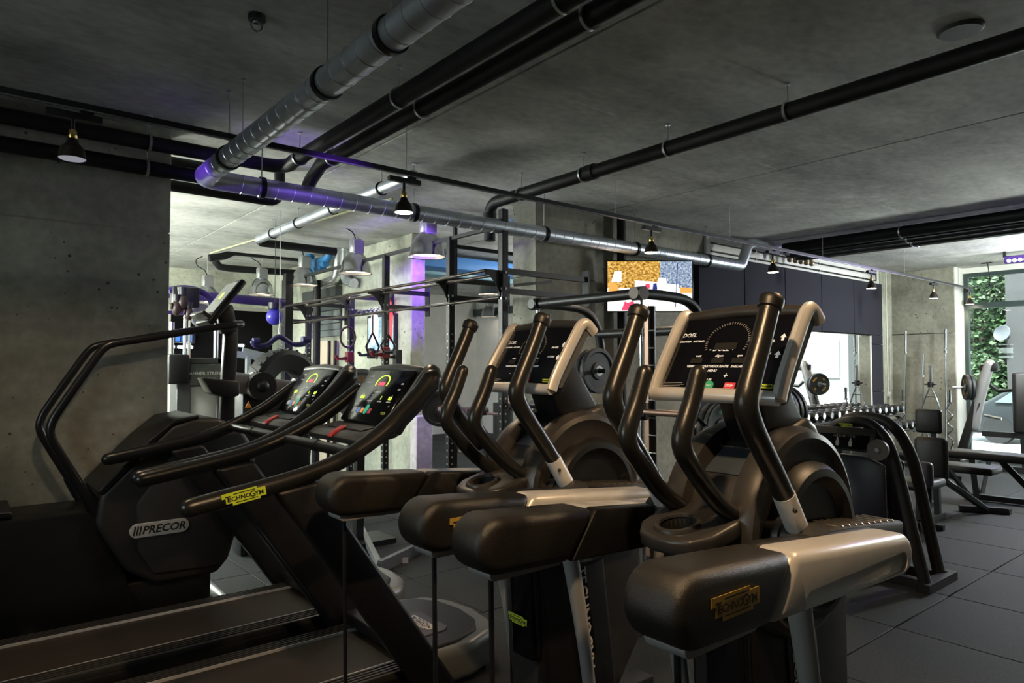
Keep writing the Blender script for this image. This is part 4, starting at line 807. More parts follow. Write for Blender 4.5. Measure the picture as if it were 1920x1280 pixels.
# dumbbell rack along the mirror
t = thing('dumbbell_rack', (11.4,5.1,FZ), 'long dumbbell rack with two tilted tiers below the mirror', 'rack')
X0, X1 = 9.45, 13.15
for z, y in ((.594,5.15),(.345,4.92)):
    part('shelf_rail', B().box((X0,y-.16,z-.02), (X1,y-.11,z+.0)).box((X0,y+.11,z+.04), (X1,y+.16,z+.06)), STEEL, t)
for x in (X0+.05, 11.3, X1-.05): part('rack_leg', B().bar((x,5.30,.66), (x,5.30,FZ), .07,.06).bar((x,4.84,.30), (x,5.26,.66), .06,.05).bar((x,4.8,FZ+.03),(x,5.4,FZ+.03), .07,.06), STEEL, t)
def dumbbell(x, y, z, label, group, r=.07):
    o = thing('dumbbell', (x,y,z-r), label, 'dumbbell', group)
    for s in (-1, 1):
        h = part('head', B().lathe([(0,-.055),(r*.82,-.055),(r,-.035),(r,.035),(r*.82,.055),(0,.055)], (x,y+s*.115,z), Y_, 8), mat('head_black',(.02,.02,.022),.3), o); part('end_disc', B().cyl((x,y+s*.168,z), (x,y+s*.173,z), r*.62, n=14), CHROME, h)
    part('handle', B().cyl((x,y-.06,z), (x,y+.06,z), .016, n=8), CHROME, o); return o
ga, gb = 'dumbbells on the upper tier below the mirror', 'dumbbells on the lower tier below the mirror'
N = 15
def dl(tier, k): return 'black dumbbell on the '+tier+' tier, '+['first','second','third','fourth','fifth','sixth','seventh','eighth','ninth','tenth','eleventh','twelfth','thirteenth','fourteenth','fifteenth'][k]+' from its mirror corner end'
ua = dumbbell(X1-.16, 5.15, .694, dl('upper',0), ga); ub = dumbbell(X1-.16, 4.92, .445, dl('lower',0), gb)
for k in range(1, N):
    dup(ua, (X1-.16-.24*k, 5.15, .694-.07), dl('upper',k)); dup(ub, (X1-.16-.24*k, 4.92, .445-.07), dl('lower',k))

# bars standing in the corner
st = thing('bar_stand', (14.05,5.0,FZ), 'low black bar stand on the floor holding the upright bars by the concrete pier', 'stand')
part('base', B().box((13.85,4.55,FZ), (14.45,5.55,FZ+.10)).bevel(.02,2), STEEL, st); b = B()
gbar = 'bars standing by the concrete pier'
def straight_bar(px_, pt, label, L, lean=.02):
    p = at(px_, pt, X=14.2); f = V((14.15, p.y+.03, FZ+.1)); d = (f-p).normalized()
    o = thing('barbell', f, label, 'barbell', gbar)
    part('shaft', B().cyl(p+d*.40, f, .0145, n=12), CHROME, o); part('sleeve', B().cyl(p, p+d*.40, .026, n=14), CHROME, o); part('collar', B().cyl(p+d*.40, p+d*.44, .038, n=14), ZINC, o)
    part('sleeve', B().cyl(f-d*.15, f, .026, n=14), CHROME, o); st_b.cyl(f, f-Z_*.12, .04, n=12)
st_b = B()
straight_bar(1698, 621, 'long straight barbell standing nearest the felt panels', 2.2)
straight_bar(1773, 617, 'long straight barbell standing nearest the window reveal', 2.2)
straight_bar(1731, 663, 'shorter straight barbell standing midway against the concrete pier', 1.7)
def ez_bar(px_, pt, label, amp):
    p = at(px_, pt, X=14.0); f = V((14.0, p.y, FZ+.1)); o = thing('curl_bar', f, label, 'barbell', gbar)
    part('sleeve', B().cyl(p, p-Z_*.22, .026, n=12), CHROME, o); part('collar', B().cyl(p-Z_*.22, p-Z_*.25, .038, n=12), ZINC, o)
    P = [p-Z_*.25]; h = p.z-.25-(FZ+.3)
    for k in range(1, 7): P.append(V((14.0, p.y+amp*(1 if k % 2 else -1), p.z-.25-h*k/7)))
    P.append(V((14.0,p.y,FZ+.3))); part('shaft', B().tube(P, .0145, n=10, smooth=3), CHROME, o); part('sleeve', B().cyl((14.0,p.y,FZ+.3), f, .026, n=12), CHROME, o); st_b.cyl(f, f-Z_*.12, .04, n=12)
ez_bar(1692, 730, 'wavy curl bar standing beside the felt panels', .035); ez_bar(1780, 731, 'wavy curl bar standing beside the window reveal', .045)
part('bar_socket', st_b, STEEL, st)
p = at(1744, 685, X=13.9); o = thing('triceps_bar', (13.9,p.y,FZ+.1), 'short bar with a V shaped grip frame standing amid the upright bars', 'barbell', gbar)
part('sleeve', B().cyl(p, p-Z_*.34, .028, n=12), CHROME, o); part('spring_clip', B().cyl(p-Z_*.30, p-Z_*.40, .05, n=12).box((13.86,p.y-.09,p.z-.36),(13.94,p.y+.09,p.z-.33)), PLAS, o)
q = p-Z_*.42
for s in (-1, 1): part('grip_rail', B().tube([q+Y_*s*.02, q+V((0,s*.13,-.30)), q+V((0,s*.15,-.60)), q+V((0,s*.02,-.95))], .015, n=10, smooth=3), CHROME, o)
part('cross_grip', B().cyl(q+V((0,-.07,-.15)), q+V((0,.07,-.15)), .015, n=10), CHROME, o); part('sleeve', B().cyl(q-Z_*.95, (13.9,p.y,FZ+.1), .028, n=12), CHROME, o)

# ================================================================== STREET BEYOND THE WINDOWS
struct('ground', B().box((15.3,-40,FZ-.3), (60,40,FZ-.08)).box((-30,-30,FZ-.3), (-3.4,30,FZ-.08)).box((11.4,6.2,FZ-.3), (15.29,30,FZ-.08)), mat('pavement', (.25,.25,.245), .9, noise=.12, nscale=1.5))
def leafcrown(rnd, c, rad, n, sz):
    b = B(); bm = b.bm
    for _ in range(n):
        while True:
            p = V((rnd.uniform(-1,1), rnd.uniform(-1,1), rnd.uniform(-1,1)))
            if p.length < 1: break
        p = p.normalized()*(.45+.55*rnd.random()**.6); q = V(c)+V((p.x*rad[0], p.y*rad[1], p.z*rad[2])); d = V((rnd.gauss(0,1), rnd.gauss(0,1), rnd.gauss(0,1))).normalized(); u, v = frame_of(d); s = sz*rnd.uniform(.6,1.3)
        bm.faces.new([bm.verts.new(q+u*s), bm.verts.new(q+v*s*.6), bm.verts.new(q-u*s), bm.verts.new(q-v*s*.6)])
    return b
rnd = random.Random(3)
LEAF = mat('leaf_green', (.022,.050,.016), .6, noise=.6, nscale=1.2); BARK = mat('bark', (.08,.06,.045), .9, noise=.3, nscale=9)
for (x, y, h, r, n, lab) in ((25.4,7.35,3.1,(2.2,1.15,2.0),7000,'leafy street tree seen through the upper window panes'),(22.4,6.78,.75,(.9,1.0,1.15),4000,'low leafy bush beneath the street tree')):
    o = thing('street_tree' if h > 2 else 'street_bush', (x,y,FZ-.08), lab, 'tree' if h > 2 else 'bush')
    part('crown', leafcrown(rnd, (x,y,h), r, n, .095), LEAF, o, kind='stuff'); part('trunk', B().tube([(x,y,FZ-.1),(x+.1,y,h*.5),(x,y+.05,h)], [.16,.12,.06], n=8), BARK, o)
def building(name, label, x0, x1, y0, y1, h, m, rows, face):
    o = thing(name, ((x0+x1)/2,(y0+y1)/2,FZ-.08), label, 'building'); part('wall', B().box((x0,y0,FZ-.08), (x1,y1,h)), m, o)
    for (a, c, z0, z1) in rows:
        f = part('window', B().box((x0-.06,a,z0), (x0+.02,c,z1)), mat('far_frame',(.35,.38,.38),.5), o); part('pane', B().box((x0-.075,a+.08,z0+.08), (x0-.05,c-.08,z1-.08)), mat('far_pane',(.12,.17,.18),.1), f)
    part('plinth', B().box((x0-.05,y0,FZ-.08), (x0,y1,.25)), mat('plinth_grey',(.45,.45,.44),.8), o)
    return o
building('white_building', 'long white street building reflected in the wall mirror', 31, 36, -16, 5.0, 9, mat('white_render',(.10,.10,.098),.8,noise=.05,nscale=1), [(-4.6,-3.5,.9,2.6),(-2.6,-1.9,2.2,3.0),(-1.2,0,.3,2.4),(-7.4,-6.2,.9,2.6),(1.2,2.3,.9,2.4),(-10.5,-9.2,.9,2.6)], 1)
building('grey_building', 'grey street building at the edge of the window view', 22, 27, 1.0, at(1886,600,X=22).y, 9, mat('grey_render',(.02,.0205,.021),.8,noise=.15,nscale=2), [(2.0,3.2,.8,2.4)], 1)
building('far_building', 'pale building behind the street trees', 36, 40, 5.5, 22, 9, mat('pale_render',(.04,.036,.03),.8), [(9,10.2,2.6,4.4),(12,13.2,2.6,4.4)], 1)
c = at(1880,625,X=21.8); o = thing('satellite_dish', c, 'grey satellite dish on the grey building wall', 'satellite dish')
part('dish', B().lathe([(0,0),(.12,.012),(.21,.05),(.22,.04),(.12,.0),(0,-.015)], c, V((-1,.3,.25)), 20), mat('dish_grey',(.035,.04,.045),.4), o); part('dish_arm', B().bar(c, c+V((.25,-.1,-.1)), .04,.04), STEEL, o)
c = at(1896,765,X=20); o = thing('parked_car', (20,c.y,FZ-.08), 'dark car parked outside the street window', 'car')
CP = mat('car_paint', (.010,.013,.015), .35)
cb = [(-2.1,.35),(-2.05,.75),(-1.2,.92),(-.55,1.42),(.75,1.45),(1.5,.98),(2.05,.85),(2.12,.40),(1.7,.25),(-1.7,.25)]
part('body', B().prism(cb, (20,c.y-1.2,FZ-.08), V((.12,1,0)).normalized(), Z_, 1.6).bevel(.08,2), CP, o)
part('side_glass', B().prism([(-1.0,.95),(-.5,1.36),(.7,1.38),(1.25,.98)], (19.19,c.y-1.1,FZ-.08), V((.12,1,0)).normalized(), Z_, .06), mat('car_glass',(.10,.14,.15),.05), o)
for k in (-1.3, 1.3): part('wheel', B().cyl((19.15+.12*k,c.y-1.2+k,FZ+.24), (19.5+.12*k,c.y-1.2+k,FZ+.24), .32, n=18), PLAS, o)
# ================================================================== REAR ROOMS
def highbay(x, y, D, label, kind=0):
    c = at(x, y, D=D); t = thing('pendant_lamp', c, label, 'lamp', 'bell pendants in the rear rooms')
    part('shade', B().lathe([(.225,0),(.215,.012),(.205,.05),(.19,.13),(.16,.20),(.11,.26),(.085,.285),(.07,.28),(.10,.21),(.145,.165),(.18,.105),(.20,.03),(.21,.004)], c, Z_, 36), REFL, t)
    part('reflector', B().lathe([(.205,.006),(.17,.10),(.10,.20),(0,.22)], c, Z_, 28), REFLIN, t); part('lamp', B().lathe([(0,.03),(.17,.035),(.18,.05),(.10,.16),(0,.18)], c, Z_, 20), BULBW, t)
    hd = part('gear_housing', B().lathe([(.08,.275),(.09,.29),(.088,.45),(.075,.47),(0,.47)], c, Z_, 20), mat('housing_grey',(.30,.30,.29),.35,.3), t)
    part('gear_box', B().box((c.x-.075,c.y-.10,c.z+.27), (c.x+.075,c.y-.06,c.z+.45)).bevel(.008,1), mat('housing_grey',(.30,.30,.29),.35,.3), hd)
    part('hanger', B().tube([(c.x-.06,c.y,c.z+.46),(c.x,c.y,c.z+.53),(c.x+.06,c.y,c.z+.46)], .006, n=6).cyl((c.x,c.y,c.z+.53), (c.x,c.y,H), .004, n=6), ZINC, t)
    part('cable', B().tube([(c.x,c.y,c.z+.46),(c.x-.05,c.y,c.z+.56),(c.x-.16,c.y,c.z+.62),(c.x-.18,c.y,c.z+.72),(c.x-.08,c.y,H)], .008, n=6, smooth=4), BLK, t)
    return t, c
HB = [(801,482,8.0,'nearest pendant bell in the rear room, purple lit beside the purple column'),(667,513,9.3,'purple lit pendant bell in front of the blue pipes'),(570,535,10.9,'pendant bell third along the row, beside the blue pipe bends'),(490,553,11.8,'pendant bell just above the end of the purple crossbar'),(388,568,11.6,'pendant bell half hidden behind the stepper console'),(917,552,13.6,'purple lit pendant bell in the far room behind the pull up bars'),(917,594,17.6,'small farthest pendant bell in front of the far white wall')]
HBC = [highbay(*a)[1] for a in HB]

# pull-up rig
t = thing('pullup_rig', (4.3,7.5,FZ), 'tall black pull up rig with bracketed bars running through the rear room', 'rig')
RX = 4.25; posts = [(5.34,3.02),(6.28,2.88),(7.75,2.86),(8.73,2.42),(10.2,2.37),(11.2,2.87)]
HOLE = mat('hole_light', (.45,.45,.42), .6)
for y, zt in posts:
    po = part('post', B().box((RX-.038,y-.038,FZ), (RX+.038,y+.038,zt)).bevel(.006,1), STEEL, t)
    b = B()
    for k in range(26):
        z = FZ+.25+.075*k
        if z < 1.9: b.cyl((RX-.0385,y,z), (RX-.0395,y,z), .011, n=8).cyl((RX,y-.0385,z), (RX,y-.0395,z), .011, n=8)
    part('hole_row', b, HOLE, po, kind='stuff'); part('foot_plate', B().box((RX-.10,y-.10,FZ), (RX+.10,y+.10,FZ+.012)), STEEL, po)
    b = B()
    for z in (2.38,2.22,2.12): b.cyl((RX-.045,y-.02,z), (RX-.038,y-.02,z), .013, n=8).cyl((RX,y-.046,z), (RX,y-.038,z), .013, n=8)
    part('bolt', b, ZINC, po)
tips = []
for (x, y), (py, _) in zip(((908,503),(816,520),(689,544),(629,553),(550,566)), posts[:5]):
    q = at(x, y, Y=py); q.z = 2.40; tips.append(q); X1_ = RX-.03; w = X1_-q.x
    P = [(0,0),(w,0),(w,-.30),(w*.88,-.22),(w*.62,-.12),(w*.30,-.06),(0,-.05)]
    part('bracket', B().prism(P, (q.x,py,2.40), X_, Z_, .012), STEEL, t)
BARM = mat('worn_pullup_bar', (.045,.034,.028), .3, .4)
part('pullup_bar', B().tube([tips[0]+V((0,-.02,-.02))]+[q-Z_*.02 for q in tips]+[V((tips[-1].x,11.2,2.38))], .017, n=10), BARM, t)
part('pullup_bar', B().cyl((RX-.06,5.34,2.36), (RX-.06,11.2,2.36), .017, n=10), BARM, t)
part('pullup_bar', B().cyl((RX-.04,5.34,2.13), (RX-.04,11.2,2.13), .017, n=10), BARM, t)
for (y, zt), xe in zip(posts, (5.42,5.05,4.88,4.88,4.88,4.88)):
    for z in (2.40,2.20): part('wall_beam', B().box((RX,y-.028,z-.028), (xe,y+.028,z+.028)), STEEL, t)
    part('end_plate', B().box((xe-.01,y-.05,2.10), (xe+.01,y+.05,2.50)).bevel(.003,1), STEEL, t)
part('top_bar', B().bar((RX,5.34,2.86), (RX,11.2,2.86), .04,.04), STEEL, t); part('top_bar', B().bar((RX,6.28,2.78), (6.6,6.28,2.78), .04,.04), STEEL, t)
for x in (4.75,5.45): part('hung_bar', B().box((x-.02,6.9,2.3), (x+.02,6.94,H)), STEEL, t)
part('angled_bar', B().bar(at(960,535,Y=5.4), at(1032,528,Y=5.4), .05,.03), STEEL, t)
HRED = mat('hook_red', (.16,.015,.02), .45)
# rack hooks in red and black on the posts
for (px_, py_, Y, m, lab, nm) in ((655,675,8.73,HRED,'red bar hook clamped on the rig post by the hanging ring','bar_hook'),(722,668,7.75,HRED,'red bar hook clamped on the rig post before the small screen','bar_hook'),(696,668,9.2,PLAS,'black bar hook on the wall beside the straps','bar_hook'),(745,672,8.2,PLAS,'upper black bar hook beside the purple column','bar_hook'),(745,690,8.2,PLAS,'lower black bar hook beside the purple column','bar_hook')):
    c = at(px_, py_, Y=Y); o = thing(nm, c, lab, 'hook', 'bar hooks of the rig')
    part('sleeve', B().box((c.x-.05,c.y-.05,c.z-.03), (c.x+.05,c.y+.05,c.z+.12)).bevel(.01,1), m, o); part('hook_arm', B().prism([(0,0),(-.14,0),(-.18,.06),(-.15,.07),(-.12,.03),(0,.05)], (c.x-.04,c.y,c.z), X_, Z_, .05), m, o)
# straps, ring, chain
def straps(px_, top, bot, Y, label, m):
    a, c = at(px_, top, Y=Y), at(px_, bot, Y=Y); o = thing('suspension_strap', a, label, 'strap', 'suspension straps on the rig'); L = a.z-c.z
    part('webbing', B().bar(a, a-Z_*(L*.45), .03, .006), m, o)
    part('loop', B().tube([a-Z_*(L*.45), a+V((-.10,0,-L*.8)), a+V((-.06,0,-L)), a+V((.06,0,-L)), a+V((.10,0,-L*.8)), a-Z_*(L*.45)], .014, n=6), m, o); part('grip', B().cyl(a+V((-.06,0,-L)), a+V((.06,0,-L)), .022, n=10), PLAS, o)
straps(699, 590, 665, 8.6, 'thin black suspension strap hanging in front of the small screen', BLK); straps(728, 600, 660, 7.6, 'wide black suspension strap hanging behind a rig post', BLK)
c = at(652,632,Y=8.6); o = thing('gym_ring', c-Z_*.14, 'dark gym ring hanging on a strap by the red hook', 'ring')
part('ring', B().tube([c+V((.11*math.cos(a*.524),0,.14*math.sin(a*.524))) for a in range(13)], .016, n=8), mat('ring_wood',(.06,.035,.025),.4), o); part('webbing', B().bar(c+Z_*.14, c+Z_*.45, .025,.006), BLK, o)
c = at(690,585,Y=8.3); o = thing('hanging_chain', c, 'short steel chain looped on the rig beam above the small screen', 'chain')
for k in range(7): part('link', B().tube([at(675+7.5*k, 586-1.2*k, Y=8.3)+V((.05*math.cos(a*.785),0,.025*math.sin(a*.785))) for a in range(9)], .007, n=5), ZINC, o)
# small screen on inner wall
a0, a1 = at(695,597,X=4.88), at(742,655,X=4.88)
o = thing('small_screen', (4.88,(a0.y+a1.y)/2,a1.z), 'screen on the rear room wall showing a player in red', 'television')
part('casing', B().box((4.84,a1.y-.03,a1.z-.03), (4.90,a0.y+.03,a0.z+.03)), PLAS, o)
sp_ = lambda b, y0, z0, y1, z1, d: b.box((4.838-d,y0,z0), (4.839-d,y1,z1))
dy, dz = a0.y-a1.y, a0.z-a1.z
pi_ = part('screen', sp_(B(), a1.y, a1.z, a0.y, a0.z, 0), screen('picture_arena', [(.10,.22,.30),(.25,.42,.52),(.5,.65,.75),(.9,.95,1)], 5, 1.0), o)
part('screen_picture', B().prism([(0,0),(.10,0),(.12,.35),(.08,.5),(.05,.62),(.02,.5),(-.02,.3)], (4.835,a1.y+dy*.16,a1.z+dz*.25), -Y_, Z_, .001), emis('picture_crimson',(.85,.05,.08),1), pi_)
part('screen_picture', B().prism([(0,0),(.2,.1),(.22,.4),(.1,.6),(-.05,.4)], (4.835,a1.y+dy*.85,a1.z+dz*.1), -Y_, Z_, .001), emis('picture_white',(1,1,1),1.3), pi_)

# window opening glimpsed in the inner wall, and a warm coloured door panel
a, c = at(578,545,X=4.89), at(640,640,X=4.89)
o = thing('roller_shutter', (4.86,(a.y+c.y)/2,1.9), 'dark slatted roller shutter high on the rear room wall below the blue pipes', 'shutter')
part('box', B().box((4.78,c.y,at(600,545,X=4.89).z-.16), (4.9,a.y,at(600,545,X=4.89).z)), mat('shutter_dark',(.05,.055,.055),.5), o)
zt = at(600,545,X=4.89).z-.16
for k in range(6): part('slat', B().box((4.85,c.y,zt-.11*(k+1)+.008), (4.89,a.y,zt-.11*k)).bevel(.008,1), mat('slat_grey',(.13,.15,.15),.5), o)
a, c = at(600,640,X=4.885), at(632,720,X=4.885)
o = thing('doorway_panel', (4.88,(a.y+c.y)/2,FZ), 'warm coloured doorway panel with dark bars in the rear room wall', 'door')
part('leaf', B().box((4.86,c.y,FZ), (4.9,a.y,a.z)), mat('warm_door',(.62,.52,.40),.6), o); b = B()
for f_ in (0,.33,1): b.box((4.83,c.y+(a.y-c.y)*f_-.03,FZ), (4.86,c.y+(a.y-c.y)*f_+.03,a.z))
part('bars', b.box((4.83,c.y,a.z-.45),(4.86,a.y,a.z-.41)), STEEL, o)
pipe('standpipe', 'thick black standing pipe in front of the rear room wall', [(4.6,at(594,600,X=4.6).y,FZ),(4.6,at(594,600,X=4.6).y,2.85)], .06, BLK)
# blue pipes and lagged silver pipes under the rear ceiling
def bl(name, label, pts, r, m, g_): 
    o = thing(name, pts[0], label, 'pipe', g_); part('tube', B().tube(pts, r, n=14, smooth=3), m, o, ang=70); part('coupling', B().cyl(pts[1]*.55+pts[0]*.45, pts[1]*.45+pts[0]*.55, r*1.22, n=14), m, o); return o
bX = 4.55
q = lambda x, y, X=bX: at(x, y, X=X)
bl('blue_pipe', 'upper blue pipe bending up to the ceiling above the silver lagging', [V((bX,q(618,455).y,H)), q(618,475), q(612,485), q(590,492), q(576,490)], .062, BLUE, 'blue pipes in the rear room')
bl('blue_pipe', 'middle blue pipe bend below the upper blue pipe', [q(580,475), q(584,490), q(596,497), q(612,494)], .058, BLUE, 'blue pipes in the rear room')
bl('blue_pipe', 'lowest blue pipe end above the silver lagging', [q(578,497), q(594,504), q(606,503)], .058, BLUE, 'blue pipes in the rear room')
LAG = mat('foil_lagging', (.72,.74,.74), .25, .8, noise=.2, nscale=12, bump=.4, bscale=25)
bl('lagged_pipe', 'silver lagged pipe bending down from the ceiling beside the blue pipes', [V((4.7,q(634,455,4.7).y,H)), q(634,470,4.7), q(634,500,4.7), q(628,522,4.7), q(605,532,4.7)], .075, LAG, 'silver lagged pipes')
bl('lagged_pipe', 'second silver lagged pipe hung next to the inner wall', [V((4.78,q(646,455,4.78).y,H)), q(646,470,4.78), q(646,505,4.78), q(650,526,4.78), q(664,531,4.78)], .075, LAG, 'silver lagged pipes')
bl('blue_pipe', 'blue pipe end showing between the drain pipe and the concrete pier', [at(1040,372,Y=6.6), at(985,400,Y=6.6), at(966,405,Y=6.6), at(966,410,Y=6.6), at(985,415,Y=6.6), at(1010,418,Y=6.6)], .055, BLUE, 'blue pipes by the pier')
# small spiral duct and black pipes in the rear room
a, c = at(742,348,Z=3.12), at(478,448,Z=3.12); c.x = a.x = (a.x+c.x)/2
o = thing('small_duct', a, 'slim silver pipe running along the rear room ceiling behind the spiral duct', 'pipe')
part('tube', B().cyl(a+V((0,-.4,0)), c, .055, n=20), GALV, o); clampset(o, [a.lerp(c, f_) for f_ in (.05,.35,.62,.85)], Y_, .055, m=DST)
e_ = at(640,470,Z=3.08); part('elbow_run', B().tube([c, c+V((.06,.10,-.02)), V((e_.x,c.y+.1,3.09))], .055, n=14), BLK, o)
pipe('black_pipe', 'black pipe crossing the rear room ceiling above the pendants', [at(392,484,Y=11.5), at(420,480,Y=11.5), at(440,472,Y=11.5), at(560,484,Y=11.5)], .06, BLK, group='rear room black pipes')
pipe('black_pipe', 'lower black pipe crossing the rear room behind the pendants', [at(402,488,Y=12.2), at(412,500,Y=12.2), at(430,503,Y=12.2), at(560,512,Y=12.2)], .06, BLK, group='rear room black pipes')
o = thing('cable_tray', at(470,495,Y=13), 'thin strip of pale conduit running under the rear ceiling', 'conduit'); part('tube', B().cyl(at(395,474,Z=3.28), at(735,372,Z=3.28), .012, n=8), mat('pale_conduit',(.6,.6,.35),.5), o)
# purple crossbar with speed ball, grip bar
t = thing('purple_lit_crossbar', at(480,562,Y=10.0), 'thick crossbar tinted by purple light above the dark rear panel', 'bar')
a, c = at(300,548,Y=10.6), at(533,568,Y=10.6); part('tube', B().cyl(a, c, .07, n=18), mat('tube_lit_violet',(.04,.02,.14),.3,coat=.3), t)  # purple lighting on the bar is put into its violet colour
part('post', B().box((c.x,c.y-.06,FZ), (c.x+.12,c.y+.06,2.9)), STEEL, t)
c = at(515,594,Y=8.6); t = thing('speed_ball', c-Z_*.11, 'small blue speed ball hanging at the end of the purple crossbar', 'ball')
part('ball', B().ball(c, .105, n=20), mat('ball_blue',(.05,.04,.36),.3), t); part('mount', B().cyl(c+Z_*.10, c+Z_*.18, .08, n=16).cyl(c+Z_*.18, (c.x,c.y,H), .004, n=6), PLAS, t)
t = thing('row_handle', at(522,640,Y=8.0), 'dark blue row handle hung on a chain below the speed ball', 'handle')
h = lambda x, y: at(x, y, Y=8.0)
part('handle_bar', B().tube([h(474,642), h(482,648), h(502,646), h(523,631), h(548,645), h(566,645), h(576,640)], [.03,.035,.028,.032,.028,.035,.03], n=10, smooth=3, caps='round'), mat('handle_navy',(.03,.025,.12),.35), t)
part('chain', B().tube([h(523,631), h(522,618), h(524,606), V((h(524,606).x,8.0,H))], .004, n=6), ZINC, t); part('end_grip', B().cyl(h(474,640), h(486,640), .045, n=10).cyl(h(566,637), h(580,637), .045, n=10), mat('handle_navy',(.03,.025,.12),.35), t)
# dark panel and LED strips
BP = at(440,600,Y=12.6); 
t = thing('dark_backboard', (BP.x,12.65,FZ), 'large black backboard below the purple crossbar', 'board')
a, c = at(300,575,Y=12.6), at(510,720,Y=12.6); part('board', B().box((a.x,12.6,FZ), (c.x,12.7,a.z)).bevel(.01,1), mat('board_black',(.002,.002,.002),.9,spec=.1), t)
part('top_strip', B().box((a.x,12.57,a.z), (c.x,12.72,a.z+.06)), mat('board_trim',(.30,.30,.26),.5), t)
def strip(x0, x1, y, Y, label):
    a, c = at(x0,y,Y=Y), at(x1,y,Y=Y); o = thing('led_strip', a, label, 'light', 'white LED strips in the rear room')
    part('housing', B().box((a.x,Y,a.z-.03), (c.x,Y+.03,a.z+.03)), STEEL, o); n = max(2, int((c.x-a.x)/.12))
    for k in range(n): q_ = a.x+(c.x-a.x)*(k+.5)/n; part('lamp', B().box((q_-.045,Y-.012,a.z-.02), (q_+.045,Y,a.z+.02)), LEDW, o)
strip(313,364,650,12.57,'white LED strip glaring on the black board beside the concrete wall'); strip(428,460,647,12.57,'white LED strip glaring on the black board right of the stepper mast'); strip(296,334,733,12.57,'low white LED strip glaring by the concrete wall end')
a = at(300,752,Y=12.3); o = thing('timber_box', (a.x,12.3,FZ), 'small timber plyo box below the low LED strip', 'box'); part('box', B().box((a.x-.1,12.1,FZ), (a.x+.45,12.5,a.z+.1)).bevel(.01,1), mat('timber',(.50,.28,.10),.6,noise=.3,nscale=12,stretch=(1,1,8)), o)
for k in range(3): part('plank', B().box((a.x-.1,12.09,a.z-.28+.12*k), (a.x+.45,12.1,a.z-.17+.12*k)), mat('timber',(.5,.28,.1),.6), o)
o = thing('blue_screen', at(335,632,Y=12.45), 'blue lit screen strip above the LED strip by the concrete wall', 'screen'); a, c = at(313,624,Y=12.5), at(365,643,Y=12.5); part('frame', B().box((a.x,12.47,c.z), (c.x,12.60,a.z)), PLAS, o)
for k in range(4): part('cell', B().box((a.x+.03+(c.x-a.x-.06)*k/4,12.46,c.z+.02), (a.x+.01+(c.x-a.x-.06)*(k+1)/4,12.47,a.z-.02)), emis('blue_cell',(.05,.22,.9),.8), o)
# grey selectorised tower
t = thing('weight_tower', (2.3,9.0,FZ), 'grey weight stack tower with lettered plate behind the stepper', 'exercise machine')
a, c = at(332,670,Y=9.0), at(415,800,Y=9.0)
part('frame', B().box((a.x,9.0,FZ), (a.x+.16,9.3,a.z)).box((c.x-.06,9.0,FZ), (c.x+.03,9.3,a.z)).box((a.x,9.0,a.z-.08), (c.x+.03,9.3,a.z)).bevel(.01,1), mat('tower_dark',(.05,.05,.05),.45), t)
nl = part('name_plate', B().box((a.x+.15,8.985,at(360,722,Y=9).z), (c.x,9.0,at(360,683,Y=9).z)).bevel(.004,1), mat('tower_grey',(.10,.105,.10),.5), t)
text('lettering', 'HAMMER STRENGTH', .056, PAINT, nl, (a.x+.36,8.984,at(392,700,Y=9).z), X_, Z_, bold=.001)
text('lettering', 'SELECT', .03, mat('print_grey',(.4,.4,.4),.6), nl, (a.x+.40,8.984,at(392,709,Y=9).z), X_, Z_)
part('shroud', B().box((a.x+.16,9.02,FZ), (c.x-.05,9.08,at(360,725,Y=9).z)).bevel(.02,2), mat('shroud_pale',(.34,.33,.31),.4), t)
for x in (322, 405): q_ = at(x, 650, Y=9.4); part('guide_rod', B().cyl((q_.x,9.4,FZ), (q_.x,9.4,2.0), .03, n=10), CHROME, t)
pd = at(338,695,Y=8.9); part('side_pad', B().box((pd.x-.14,8.85,pd.z-.16), (pd.x+.10,9.05,pd.z+.20)).bevel(.03,2), PLAS, t)
# boxing gloves and kit on a cable machine head
t = thing('cable_machine', (2.0,9.8,FZ), 'tall cable machine with purple lit arch behind the stepper console', 'exercise machine')
q = lambda x, y, Y=9.8: at(x, y, Y=Y)
part('arch', B().tube([q(316,544), q(345,540), q(372,545), q(390,556), q(400,575), q(404,600)], .045, n=12, smooth=4), mat('tube_lit_violet',(.04,.02,.14),.3,coat=.3), t); part('shelf', B().cyl(q(300,585), q(352,587), .03, n=10), mat('tube_lit_violet',(.05,.03,.12),.3), t)  # violet tube colour carries the purple lighting here too
for x in (318, 348, 356): part('guide_rod', B().cyl(q(x,570), V((q(x,570).x,9.8,FZ)), .022, n=8), CHROME, t)
part('pulley_head', B().box(q(348,560)-V((.18,.1,.12)), q(372,540)+V((0,.1,.0))).bevel(.03,2), PLAS, t)
w_ = q(378,592); part('pulley_wheel', B().lathe([(.03,-.02),(.15,-.02),(.17,0),(.15,.02),(.03,.02),(.03,-.02)], w_, V((.3,-1,0)), 24), mat('wheel_grey',(.20,.20,.20),.4), t)
part('foot', B().box((q(310,570).x-.2,9.6,FZ), (q(400,570).x,10.0,FZ+.08)), STEEL, t)
LEA = mat('glove_leather', (.026,.012,.007), .4, noise=.3, nscale=14)
